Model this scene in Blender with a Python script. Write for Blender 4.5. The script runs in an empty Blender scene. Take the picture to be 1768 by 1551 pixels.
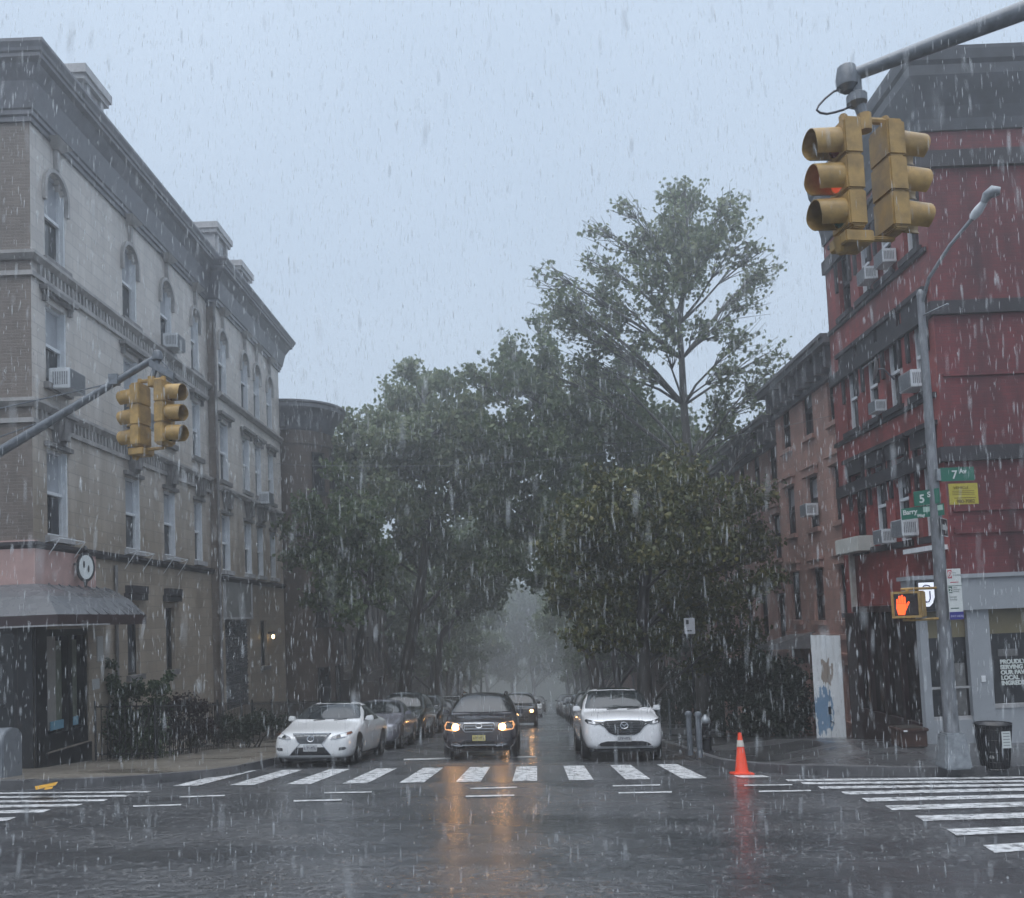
import bpy, bmesh, math, random
import numpy as np
from mathutils import Vector, Matrix
from mathutils.bvhtree import BVHTree
random.seed(7); RNG = np.random.default_rng(11)
SC = bpy.context.scene; COL = SC.collection
R = math.radians
# ------------------------------------------------------------------ camera
FOC, PPX, PPY, ROLL, PIT, CZ = 1500.0, 884.0, 973.0, 0.042, math.atan(0.06), 1.43
GA, GB = 0.0947, 0.027                      # the street falls away ahead and a little to the right
cam = bpy.data.cameras.new('camera'); CAM = bpy.data.objects.new('camera', cam); COL.objects.link(CAM)
cam.sensor_fit = 'HORIZONTAL'; cam.sensor_width = 36.0; cam.lens = 36.0*FOC/1768.0
cam.shift_y = (PPY-775.5)/1768.0; cam.clip_start = 0.05; cam.clip_end = 3000
_fw = Vector((0, math.cos(PIT), math.sin(PIT))); _up0 = Vector((0, -math.sin(PIT), math.cos(PIT))); _rt0 = Vector((1, 0, 0))
_rt = _rt0*math.cos(ROLL)+_up0*(-math.sin(ROLL)); _up = _up0*math.cos(ROLL)+_rt0*math.sin(ROLL)
CAM.matrix_world = Matrix(((_rt.x, _up.x, -_fw.x, 0), (_rt.y, _up.y, -_fw.y, 0), (_rt.z, _up.z, -_fw.z, CZ), (0, 0, 0, 1)))
SC.camera = CAM
cam.dof.use_dof = True; cam.dof.focus_distance = 15.0; cam.dof.aperture_fstop = 2.4
def ray(px, py):
    return (_fw + _rt*((px-PPX)/FOC) + _up*((PPY-py)/FOC))
def at(px, py, Y):
    d = ray(px, py); k = Y/d.y; return Vector((d.x*k, Y, CZ+d.z*k))
def atX(px, py, X):
    d = ray(px, py); k = X/d.x; return Vector((X, d.y*k, CZ+d.z*k))
def zg(x, y): return -GA*y-GB*x
def gr(px, py, dz=0.0):
    d = ray(px, py); k = (dz-CZ)/(d.z+GA*d.y+GB*d.x); return Vector((d.x*k, d.y*k, CZ+d.z*k))
# ------------------------------------------------------------------ world, light, exposure
SC.view_settings.view_transform = 'Standard'; SC.view_settings.look = 'None'
SC.view_settings.exposure = 0.75; SC.view_settings.gamma = 1.0; SC.view_settings.use_curve_mapping = False
try:
    SC.cycles.use_denoising = True; SC.cycles.denoiser = 'OPENIMAGEDENOISE'
    SC.cycles.max_bounces = 6; SC.cycles.diffuse_bounces = 3; SC.cycles.glossy_bounces = 3; SC.cycles.transmission_bounces = 3
    SC.cycles.transparent_max_bounces = 12; SC.cycles.volume_bounces = 2; SC.cycles.caustics_reflective = False; SC.cycles.caustics_refractive = False
    SC.cycles.sample_clamp_indirect = 4.0
except Exception: pass
W = bpy.data.worlds.new('World'); SC.world = W; W.use_nodes = True
nt = W.node_tree; nt.nodes.clear()
out = nt.nodes.new('ShaderNodeOutputWorld'); bg = nt.nodes.new('ShaderNodeBackground'); bg.inputs['Strength'].default_value = 0.1
sky = nt.nodes.new('ShaderNodeTexSky'); sky.sky_type = 'NISHITA'; sky.sun_disc = False
sky.sun_elevation = R(58); sky.sun_rotation = R(200); sky.air_density = 1.2; sky.dust_density = 4.0; sky.altitude = 0; sky.ozone_density = 1.5
tc = nt.nodes.new('ShaderNodeTexCoord'); mp = nt.nodes.new('ShaderNodeMapping'); mp.inputs['Scale'].default_value = (1.0, 1.0, 2.6)
no = nt.nodes.new('ShaderNodeTexNoise'); no.inputs['Scale'].default_value = 1.3; no.inputs['Detail'].default_value = 3.0; no.inputs['Roughness'].default_value = 0.45
rp = nt.nodes.new('ShaderNodeValToRGB')
rp.color_ramp.elements[0].position = 0.30; rp.color_ramp.elements[0].color = (3.1, 3.84, 4.8, 1)
rp.color_ramp.elements[1].position = 0.72; rp.color_ramp.elements[1].color = (3.8, 4.55, 5.5, 1)
mx = nt.nodes.new('ShaderNodeMix'); mx.data_type = 'RGBA'; mx.inputs['Factor'].default_value = 0.92
L = nt.links.new
L(tc.outputs['Generated'], mp.inputs['Vector']); L(mp.outputs['Vector'], no.inputs['Vector']); L(no.outputs['Fac'], rp.inputs['Fac'])
sz = nt.nodes.new('ShaderNodeSeparateXYZ'); L(tc.outputs['Generated'], sz.inputs[0]); zr_ = nt.nodes.new('ShaderNodeMapRange'); zr_.inputs['From Min'].default_value = .66; zr_.inputs['From Max'].default_value = .95
L(sz.outputs['Z'], zr_.inputs['Value']); zm = nt.nodes.new('ShaderNodeMix'); zm.data_type = 'RGBA'; zm.inputs['B'].default_value = (17.6, 18.6, 20.2, 1)   # brighter, whiter cloud overhead
L(zr_.outputs['Result'], zm.inputs['Factor']); L(rp.outputs['Color'], zm.inputs['A'])
L(sky.outputs['Color'], mx.inputs['A']); L(zm.outputs['Result'], mx.inputs['B']); L(mx.outputs['Result'], bg.inputs['Color']); L(bg.outputs['Background'], out.inputs['Surface'])
sl = bpy.data.lights.new('sun', 'SUN'); sl.energy = 0.5; sl.angle = R(50); sl.color = (1.0, 0.97, 0.93)
so = bpy.data.objects.new('sun', sl); COL.objects.link(so); so.location = (0, 0, 60); so.rotation_euler = (R(32), 0, R(-20))
# ------------------------------------------------------------------ materials
MATS = {}
def mat(name, col, rough=0.5, metal=0.0, spec=0.5, var=0.0, vscale=6.0, bump=0.0, bscale=40.0, coat=0.0, emit=None, estr=0.0, rvar=0.0, stretch=(1, 1, 1)):
    if name in MATS: return MATS[name]
    m = bpy.data.materials.new(name); m.use_nodes = True; n = m.node_tree; b = n.nodes['Principled BSDF']
    b.inputs['Base Color'].default_value = (*col, 1); b.inputs['Roughness'].default_value = rough; b.inputs['Metallic'].default_value = metal
    b.inputs['Specular IOR Level'].default_value = spec; b.inputs['Coat Weight'].default_value = coat; b.inputs['Coat Roughness'].default_value = 0.06
    if emit: b.inputs['Emission Color'].default_value = (*emit, 1); b.inputs['Emission Strength'].default_value = estr
    if var or bump or rvar:
        t = n.nodes.new('ShaderNodeTexCoord'); mpg = n.nodes.new('ShaderNodeMapping'); mpg.inputs['Scale'].default_value = stretch
        n.links.new(t.outputs['Object'], mpg.inputs['Vector'])
        nz = n.nodes.new('ShaderNodeTexNoise'); nz.inputs['Scale'].default_value = vscale; nz.inputs['Detail'].default_value = 6; nz.inputs['Roughness'].default_value = 0.6
        n.links.new(mpg.outputs['Vector'], nz.inputs['Vector'])
        if var:
            r = n.nodes.new('ShaderNodeValToRGB'); r.color_ramp.elements[0].position = 0.3; r.color_ramp.elements[1].position = 0.7
            r.color_ramp.elements[0].color = (*[c*(1-var) for c in col], 1); r.color_ramp.elements[1].color = (*[min(1, c*(1+var)) for c in col], 1)
            n.links.new(nz.outputs['Fac'], r.inputs['Fac']); n.links.new(r.outputs['Color'], b.inputs['Base Color'])
        if rvar:
            mr = n.nodes.new('ShaderNodeMapRange'); mr.inputs['From Min'].default_value = 0.3; mr.inputs['From Max'].default_value = 0.7
            mr.inputs['To Min'].default_value = max(0.02, rough-rvar); mr.inputs['To Max'].default_value = min(1, rough+rvar)
            n.links.new(nz.outputs['Fac'], mr.inputs['Value']); n.links.new(mr.outputs['Result'], b.inputs['Roughness'])
        if bump:
            nb = n.nodes.new('ShaderNodeTexNoise'); nb.inputs['Scale'].default_value = bscale; nb.inputs['Detail'].default_value = 4
            n.links.new(t.outputs['Object'], nb.inputs['Vector'])
            bp = n.nodes.new('ShaderNodeBump'); bp.inputs['Strength'].default_value = bump; bp.inputs['Distance'].default_value = 0.02
            n.links.new(nb.outputs['Fac'], bp.inputs['Height']); n.links.new(bp.outputs['Normal'], b.inputs['Normal'])
    MATS[name] = m; return m
def brick(name, c1, c2, mortar, rough=0.55, bw=0.21, bh=0.072, var=0.35, spec=0.5, msize=0.008, below_veil=None, veil_z=0.0, veil_h=2.5, bump=0.5):
    """courses of masonry in metres on any upright wall; an uneven tint may darken the lower part, leaving a painted haze veil above"""
    if name in MATS: return MATS[name]
    m = bpy.data.materials.new(name); m.use_nodes = True; n = m.node_tree; b = n.nodes['Principled BSDF']; N = n.nodes.new; K = n.links.new
    g = N('ShaderNodeNewGeometry'); s1 = N('ShaderNodeSeparateXYZ'); K(g.outputs['Position'], s1.inputs[0])
    va = N('ShaderNodeVectorMath'); va.operation = 'ABSOLUTE'; K(g.outputs['True Normal'], va.inputs[0]); s2 = N('ShaderNodeSeparateXYZ'); K(va.outputs[0], s2.inputs[0])
    gt = N('ShaderNodeMath'); gt.operation = 'GREATER_THAN'; K(s2.outputs['X'], gt.inputs[0]); K(s2.outputs['Y'], gt.inputs[1])
    mixu = N('ShaderNodeMix'); mixu.data_type = 'FLOAT'; K(gt.outputs[0], mixu.inputs['Factor']); K(s1.outputs['X'], mixu.inputs['A']); K(s1.outputs['Y'], mixu.inputs['B'])
    cb = N('ShaderNodeCombineXYZ'); K(mixu.outputs['Result'], cb.inputs['X']); K(s1.outputs['Z'], cb.inputs['Y'])
    bt = N('ShaderNodeTexBrick'); bt.inputs['Scale'].default_value = 1.0; bt.inputs['Brick Width'].default_value = bw; bt.inputs['Row Height'].default_value = bh
    bt.inputs['Mortar Size'].default_value = msize; bt.inputs['Mortar Smooth'].default_value = 0.3; bt.inputs['Bias'].default_value = -0.1
    bt.inputs['Color1'].default_value = (*c1, 1); bt.inputs['Color2'].default_value = (*c2, 1); bt.inputs['Mortar'].default_value = (*mortar, 1)
    K(cb.outputs[0], bt.inputs['Vector'])
    nz = N('ShaderNodeTexNoise'); nz.inputs['Scale'].default_value = 0.9; nz.inputs['Detail'].default_value = 8; nz.inputs['Roughness'].default_value = 0.65
    mpg = N('ShaderNodeMapping'); mpg.inputs['Scale'].default_value = (2.4, 2.4, 0.42); K(g.outputs['Position'], mpg.inputs['Vector']); K(mpg.outputs['Vector'], nz.inputs['Vector'])
    r = N('ShaderNodeValToRGB'); r.color_ramp.elements[0].position = 0.3; r.color_ramp.elements[1].position = 0.72
    r.color_ramp.elements[0].color = (1-var, 1-var, 1-var, 1); r.color_ramp.elements[1].color = (1+var*.6, 1+var*.6, 1+var*.6, 1); K(nz.outputs['Fac'], r.inputs['Fac'])
    mu = N('ShaderNodeMix'); mu.data_type = 'RGBA'; mu.blend_type = 'MULTIPLY'; mu.inputs['Factor'].default_value = 1.0; mu.clamp_result = False
    K(bt.outputs['Color'], mu.inputs['A']); K(r.outputs['Color'], mu.inputs['B']); last = mu.outputs['Result']
    if below_veil:
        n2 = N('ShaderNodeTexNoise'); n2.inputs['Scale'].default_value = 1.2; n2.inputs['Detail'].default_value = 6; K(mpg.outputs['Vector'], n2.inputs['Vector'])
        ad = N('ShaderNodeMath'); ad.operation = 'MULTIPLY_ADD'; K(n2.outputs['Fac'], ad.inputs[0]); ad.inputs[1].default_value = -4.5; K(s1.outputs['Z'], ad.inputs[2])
        mr = N('ShaderNodeMapRange'); mr.inputs['From Min'].default_value = veil_z-2.25-veil_h; mr.inputs['From Max'].default_value = veil_z-2.25+veil_h
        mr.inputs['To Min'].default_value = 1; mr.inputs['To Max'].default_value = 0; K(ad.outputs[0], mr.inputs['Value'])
        ms = N('ShaderNodeMix'); ms.data_type = 'RGBA'; ms.blend_type = 'MULTIPLY'; ms.inputs['B'].default_value = (*below_veil, 1); K(mr.outputs['Result'], ms.inputs['Factor']); K(last, ms.inputs['A']); last = ms.outputs['Result']
    K(last, b.inputs['Base Color'])
    rr = N('ShaderNodeMapRange'); rr.inputs['From Min'].default_value = .3; rr.inputs['From Max'].default_value = .7; rr.inputs['To Min'].default_value = rough-.18; rr.inputs['To Max'].default_value = rough+.12
    K(nz.outputs['Fac'], rr.inputs['Value']); K(rr.outputs['Result'], b.inputs['Roughness']); b.inputs['Specular IOR Level'].default_value = spec
    bp = N('ShaderNodeBump'); bp.inputs['Strength'].default_value = bump; bp.inputs['Distance'].default_value = 0.01
    nf = N('ShaderNodeTexNoise'); nf.inputs['Scale'].default_value = 60; K(g.outputs['Position'], nf.inputs['Vector'])
    sb = N('ShaderNodeMath'); sb.operation = 'SUBTRACT'; K(nf.outputs['Fac'], sb.inputs[0]); K(bt.outputs['Fac'], sb.inputs[1]); K(sb.outputs[0], bp.inputs['Height']); K(bp.outputs['Normal'], b.inputs['Normal'])
    MATS[name] = m; return m
def wet_ground(name, cols, puddle=0.5, rough=(0.07, 0.42), ripple=0.35, pscale=0.35, slabs=0.0, rscale=9.0, spec=.6, film=.35):
    m = bpy.data.materials.new(name); m.use_nodes = True; n = m.node_tree; b = n.nodes['Principled BSDF']; N = n.nodes.new; K = n.links.new
    g = N('ShaderNodeNewGeometry'); pos = g.outputs['Position']
    mp2 = N('ShaderNodeMapping'); mp2.inputs['Scale'].default_value = (0.55, 1.0, 1.0); K(pos, mp2.inputs['Vector'])
    n1 = N('ShaderNodeTexNoise'); n1.inputs['Scale'].default_value = pscale; n1.inputs['Detail'].default_value = 5; n1.inputs['Roughness'].default_value = .55; K(mp2.outputs['Vector'], n1.inputs['Vector'])
    n2 = N('ShaderNodeTexNoise'); n2.inputs['Scale'].default_value = 25; n2.inputs['Detail'].default_value = 6; K(pos, n2.inputs['Vector'])
    n3 = N('ShaderNodeTexNoise'); n3.inputs['Scale'].default_value = 1.1; n3.inputs['Detail'].default_value = 5; K(pos, n3.inputs['Vector'])
    r = N('ShaderNodeValToRGB'); r.color_ramp.elements[0].position = .35; r.color_ramp.elements[1].position = .68
    r.color_ramp.elements[0].color = (*cols[0], 1); r.color_ramp.elements[1].color = (*cols[1], 1)
    av = N('ShaderNodeMath'); av.operation = 'MULTIPLY_ADD'; K(n3.outputs['Fac'], av.inputs[0]); av.inputs[1].default_value = .6
    h2 = N('ShaderNodeMath'); h2.operation = 'MULTIPLY'; K(n2.outputs['Fac'], h2.inputs[0]); h2.inputs[1].default_value = .4; K(h2.outputs[0], av.inputs[2]); K(av.outputs[0], r.inputs['Fac'])
    colout = r.outputs['Color']
    if slabs:
        bt = N('ShaderNodeTexBrick'); bt.offset = 0.0; bt.inputs['Scale'].default_value = 1; bt.inputs['Brick Width'].default_value = slabs; bt.inputs['Row Height'].default_value = slabs
        bt.inputs['Mortar Size'].default_value = .012; bt.inputs['Color1'].default_value = (1, 1, 1, 1); bt.inputs['Color2'].default_value = (.8, .8, .8, 1); bt.inputs['Mortar'].default_value = (.35, .35, .35, 1); K(pos, bt.inputs['Vector'])
        mu = N('ShaderNodeMix'); mu.data_type = 'RGBA'; mu.blend_type = 'MULTIPLY'; mu.inputs['Factor'].default_value = 1; K(colout, mu.inputs['A']); K(bt.outputs['Color'], mu.inputs['B']); colout = mu.outputs['Result']
    K(colout, b.inputs['Base Color'])
    mr = N('ShaderNodeMapRange'); mr.inputs['From Min'].default_value = puddle-.07; mr.inputs['From Max'].default_value = puddle+.07
    mr.inputs['To Min'].default_value = rough[1]; mr.inputs['To Max'].default_value = rough[0]; K(n1.outputs['Fac'], mr.inputs['Value']); K(mr.outputs['Result'], b.inputs['Roughness'])
    # beaten water: short choppy ripples and rings of the rain drops
    w1 = N('ShaderNodeTexNoise'); w1.inputs['Scale'].default_value = rscale; w1.inputs['Detail'].default_value = 5; w1.inputs['Roughness'].default_value = .66; K(pos, w1.inputs['Vector'])
    vo = N('ShaderNodeTexVoronoi'); vo.inputs['Scale'].default_value = 7.0; K(pos, vo.inputs['Vector'])
    sn = N('ShaderNodeMath'); sn.operation = 'MULTIPLY'; K(vo.outputs['Distance'], sn.inputs[0]); sn.inputs[1].default_value = 38.0
    si = N('ShaderNodeMath'); si.operation = 'SINE'; K(sn.outputs[0], si.inputs[0])
    fa = N('ShaderNodeMapRange'); fa.inputs['From Min'].default_value = 0; fa.inputs['From Max'].default_value = .55; fa.inputs['To Min'].default_value = .16; fa.inputs['To Max'].default_value = 0; K(vo.outputs['Distance'], fa.inputs['Value'])
    rg = N('ShaderNodeMath'); rg.operation = 'MULTIPLY_ADD'; K(si.outputs[0], rg.inputs[0]); K(fa.outputs['Result'], rg.inputs[1]); K(w1.outputs['Fac'], rg.inputs[2])
    gx = N('ShaderNodeMath'); gx.operation = 'MULTIPLY_ADD'; K(n2.outputs['Fac'], gx.inputs[0]); gx.inputs[1].default_value = .07; K(rg.outputs[0], gx.inputs[2])
    n5 = N('ShaderNodeTexNoise'); n5.inputs['Scale'].default_value = .55; n5.inputs['Detail'].default_value = 5; n5.inputs['Roughness'].default_value = .6; K(mp2.outputs['Vector'], n5.inputs['Vector'])
    rs = N('ShaderNodeMapRange'); rs.inputs['From Min'].default_value = .40; rs.inputs['From Max'].default_value = .62; rs.inputs['To Min'].default_value = ripple*.3; rs.inputs['To Max'].default_value = ripple; K(n5.outputs['Fac'], rs.inputs['Value'])
    bp = N('ShaderNodeBump'); K(rs.outputs['Result'], bp.inputs['Strength']); bp.inputs['Distance'].default_value = .13; K(gx.outputs[0], bp.inputs['Height']); K(bp.outputs['Normal'], b.inputs['Normal'])
    b.inputs['Specular IOR Level'].default_value = spec; b.inputs['Coat Weight'].default_value = film; b.inputs['Coat Roughness'].default_value = .17; b.inputs['Coat IOR'].default_value = 1.4; K(bp.outputs['Normal'], b.inputs['Coat Normal'])
    MATS[name] = m; return m
# ------------------------------------------------------------------ mesh helpers
class MB:
    def __init__(s): s.v = []; s.f = []; s.mi = []; s.cur = 0
    def face(s, pts):
        b = len(s.v); s.v += [Vector(p) for p in pts]; s.f.append(list(range(b, b+len(pts)))); s.mi.append(s.cur); return s
    def raw(s, vs, fs):
        b = len(s.v); s.v += [Vector(p) for p in vs]
        for f in fs: s.f.append([i+b for i in f]); s.mi.append(s.cur)
        return s
    def hexa(s, c):
        return s.raw(c, [(0, 3, 2, 1), (4, 5, 6, 7), (0, 1, 5, 4), (1, 2, 6, 5), (2, 3, 7, 6), (3, 0, 4, 7)])
    def box(s, x0, x1, y0, y1, z0, z1):
        return s.hexa([(x0, y0, z0), (x1, y0, z0), (x1, y1, z0), (x0, y1, z0), (x0, y0, z1), (x1, y0, z1), (x1, y1, z1), (x0, y1, z1)])
    def pbox(s, P, u0, u1, v0, v1, d0, d1):
        """box on a wall plane P=(origin, along, outward): along u, height v, outward d"""
        O, U, Nn = P; q = lambda u, v, d: O+U*u+Vector((0, 0, v))+Nn*d
        return s.hexa([q(u0, v0, d1), q(u1, v0, d1), q(u1, v0, d0), q(u0, v0, d0), q(u0, v1, d1), q(u1, v1, d1), q(u1, v1, d0), q(u0, v1, d0)])
    def tube(s, pts, rad, n=8, caps=True):
        pts = [Vector(p) for p in pts]; k = len(pts); rad = rad if isinstance(rad, (list, tuple)) else [rad]*k
        b = len(s.v); ref = None
        for i, p in enumerate(pts):
            d = (pts[min(i+1, k-1)]-pts[max(i-1, 0)]); d = d.normalized() if d.length > 1e-9 else Vector((0, 0, 1))
            if ref is None or abs(ref.dot(d)) > .98: ref = Vector((1, 0, 0)) if abs(d.x) < .8 else Vector((0, 1, 0))
            a = (ref-d*ref.dot(d)).normalized(); c = d.cross(a); ref = a
            for j in range(n):
                t = 2*math.pi*j/n; s.v.append(p+(a*math.cos(t)+c*math.sin(t))*rad[i])
        for i in range(k-1):
            for j in range(n):
                s.f.append([b+i*n+j, b+i*n+(j+1) % n, b+(i+1)*n+(j+1) % n, b+(i+1)*n+j]); s.mi.append(s.cur)
        if caps:
            s.f.append([b+j for j in range(n)][::-1]); s.mi.append(s.cur); s.f.append([b+(k-1)*n+j for j in range(n)]); s.mi.append(s.cur)
        return s
    def lathe(s, c, prof, n=16, ax=None):
        """profile (radius, height) turned round the upright axis through c"""
        c = Vector(c); b = len(s.v); k = len(prof)
        for (r, h) in prof:
            for j in range(n):
                t = 2*math.pi*j/n; s.v.append(c+Vector((r*math.cos(t), r*math.sin(t), h)))
        for i in range(k-1):
            for j in range(n): s.f.append([b+i*n+j, b+i*n+(j+1) % n, b+(i+1)*n+(j+1) % n, b+(i+1)*n+j]); s.mi.append(s.cur)
        s.f.append([b+j for j in range(n)][::-1]); s.mi.append(s.cur); s.f.append([b+(k-1)*n+j for j in range(n)]); s.mi.append(s.cur)
        return s
    def prism(s, poly, vec):
        vec = Vector(vec); n = len(poly); a = [Vector(p) for p in poly]
        return s.raw(a+[p+vec for p in a], [list(range(n))[::-1], list(range(n, 2*n))]+[[i, (i+1) % n, n+(i+1) % n, n+i] for i in range(n)])
    def build(s, name, m, parent=None, local=False, smooth=False, bevel=0.0, angle=40):
        me = bpy.data.meshes.new(name); inv = None
        if parent is not None and not local: inv = wm(parent).inverted()
        me.from_pydata([tuple(inv @ p) if inv else tuple(p) for p in s.v], [], s.f)
        for mm in (m if isinstance(m, (list, tuple)) else [m]): me.materials.append(mm)
        if max(s.mi, default=0) > 0: me.polygons.foreach_set('material_index', s.mi)
        bm = bmesh.new(); bm.from_mesh(me); bmesh.ops.remove_doubles(bm, verts=bm.verts, dist=1e-5)
        if bevel: bmesh.ops.bevel(bm, geom=[e for e in bm.edges if len(e.link_faces) == 2 and e.calc_face_angle(0) > R(30)], offset=bevel, segments=2, affect='EDGES', clamp_overlap=True)
        bmesh.ops.recalc_face_normals(bm, faces=bm.faces); bm.to_mesh(me); bm.free()
        if smooth or bevel:
            me.polygons.foreach_set('use_smooth', [True]*len(me.polygons)); me.set_sharp_from_angle(angle=R(angle))
        o = bpy.data.objects.new(name, me); COL.objects.link(o)
        if parent is not None: o.parent = parent
        return o
def wm(o):
    m = o.matrix_basis.copy()
    while o.parent is not None: o = o.parent; m = o.matrix_basis @ m
    return m
def tag(o, label=None, cat=None, group=None, kind=None):
    if label: o['label'] = label
    if cat: o['category'] = cat
    if group: o['group'] = group
    if kind: o['kind'] = kind
    return o
def thing(name, label, cat, loc=(0, 0, 0), group=None, rot=None):
    o = bpy.data.objects.new(name, None); COL.objects.link(o); o.empty_display_size = .3
    if rot is not None: o.matrix_basis = Matrix.Translation(Vector(loc)) @ rot.to_4x4()
    else: o.location = loc
    o.matrix_basis = o.matrix_basis
    return tag(o, label, cat, group)
def copy_tree(o, parent=None):
    c = o.copy(); COL.objects.link(c)
    if parent is not None: c.parent = parent
    for ch in list(o.children): copy_tree(ch, c)
    return c
def lettering(text, size, O, U, V, name, m, parent, depth=0.004, align='LEFT', bold=0.0, sx=1.0):
    """raised letters: O = lower left of the first letter, U along the line, V up"""
    cu = bpy.data.curves.new('letters', 'FONT'); cu.body = text; cu.size = size; cu.extrude = depth; cu.align_x = align; cu.offset = bold; cu.space_line = .92
    tmp = bpy.data.objects.new('letters', cu); COL.objects.link(tmp)
    me = bpy.data.meshes.new_from_object(tmp.evaluated_get(bpy.context.evaluated_depsgraph_get())); bpy.data.objects.remove(tmp)
    U = Vector(U).normalized(); V = Vector(V).normalized(); Nn = U.cross(V); M = Matrix(((U.x*sx, V.x, Nn.x, O[0]), (U.y*sx, V.y, Nn.y, O[1]), (U.z*sx, V.z, Nn.z, O[2]), (0, 0, 0, 1)))
    if parent is not None: M = wm(parent).inverted() @ M
    me.transform(M); me.materials.clear(); me.materials.append(m)
    o = bpy.data.objects.new(name, me); COL.objects.link(o)
    if parent is not None: o.parent = parent
    return o
X3, Y3, Z3 = Vector((1, 0, 0)), Vector((0, 1, 0)), Vector((0, 0, 1))
GROT = Matrix(((1, 0, GB), (0, 1, GA), (-GB, -GA, 1))); GROT = Matrix((GROT.col[0].normalized(), GROT.col[1].normalized(), GROT.col[2].normalized())).transposed()
# shared materials
M_white = mat('white_paint', (.72, .74, .76), .35, var=.06, vscale=3)
M_frame = mat('window_white', (.66, .69, .72), .4, var=.10, vscale=4)
M_glass = mat('window_glass', (.018, .021, .026), .07, spec=.6, var=.4, vscale=2)
M_blind = mat('window_blind', (.34, .36, .39), .25, spec=.5, var=.12, vscale=2)
M_black = mat('black_metal', (.012, .013, .016), .35, spec=.5, var=.3, vscale=8)
M_galv = mat('galvanised_steel', (.25, .27, .29), .38, metal=.35, var=.3, vscale=9, rvar=.12)
M_dgalv = mat('dull_grey_steel', (.15, .165, .185), .4, metal=.3, var=.3, vscale=9, rvar=.12)
M_yellow = mat('signal_yellow', (.34, .215, .07), .45, var=.4, vscale=5, rvar=.12, bump=.05)
M_dark = mat('signal_dark', (.015, .016, .018), .3)
M_stone = mat('dark_brownstone', (.030, .029, .034), .6, var=.3, vscale=3, bump=.2)
M_ac = mat('ac_white', (.58, .61, .64), .45, var=.10, vscale=8)
M_acg = mat('ac_grille', (.20, .215, .235), .5, var=.3, vscale=25)
# ------------------------------------------------------------------ setting: road, pavements, markings
M_road = wet_ground('wet_asphalt', ((.022, .024, .028), (.070, .074, .080)), puddle=.5, rough=(.14, .36), ripple=.85, pscale=.32, rscale=5.6, spec=.9, film=1.0)
M_walk = wet_ground('wet_concrete', ((.14, .125, .105), (.28, .25, .21)), puddle=.56, rough=(.14, .45), ripple=.25, pscale=.5, slabs=1.5)
M_walk2 = wet_ground('wet_concrete_grey', ((.045, .046, .05), (.11, .112, .115)), puddle=.5, rough=(.09, .38), ripple=.25, pscale=.45, slabs=1.5)
M_kerb = mat('kerb_stone', (.10, .10, .105), .35, var=.35, vscale=3, rvar=.15)
M_line = mat('road_paint', (.52, .53, .54), .32, var=.6, vscale=8, rvar=.15, bump=.1, bscale=60)
M_dline = mat('worn_road_paint', (.50, .51, .52), .35, var=.45, vscale=9, rvar=.15)
def sheet(name, poly, dz, m, step=None):
    b = MB(); b.face([(x, y, zg(x, y)+dz) for x, y in poly]); return tag(b.build(name, m), kind='structure')
b = MB()
ys = [-40, -10, 0, 5, 10, 15, 20, 30, 45, 70, 110, 160, 240, 420]; xs = [-220, -60, -20, -8, 0, 8, 20, 60, 220]
b.raw([(x, y, zg(x, y)) for y in ys for x in xs], [(j*9+i, j*9+i+1, (j+1)*9+i+1, (j+1)*9+i) for j in range(len(ys)-1) for i in range(8)])
tag(b.build('road', M_road), kind='structure')
b = MB(); hp_ = [(-120, -22), (-60, -12), (-20, -3), (10, 1), (45, -2), (90, -10), (150, -22)]
b.raw([(x, 262, -40) for x, z in hp_]+[(x, 285, z) for x, z in hp_]+[(x, 310, z-2) for x, z in hp_], [(r_*7+i, r_*7+i+1, r_*7+i+8, r_*7+i+7) for r_ in range(2) for i in range(6)])
tag(b.build('hill', mat('far_green_slope', (.045, .06, .04), .7, var=.5, vscale=.35)), kind='structure')
DR = 0.022                                  # the side street drifts to the right ahead
def lc(y): return -5.75+DR*(y-18)           # kerb lines of the side street
def rc(y): return 4.05+DR*(y-18)
AV = 15.2                                   # far kerb of the avenue
def zr(x, y):                               # the corner pavement on the right is levelled by the shop
    t = max(0, min(1, (x-5.0)/1.6)); w = max(0, min(1, (y-AV)/2.2))*max(0, min(1, (27-y)/8)); return zg(x, y)+.15+.26*t*w
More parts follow.
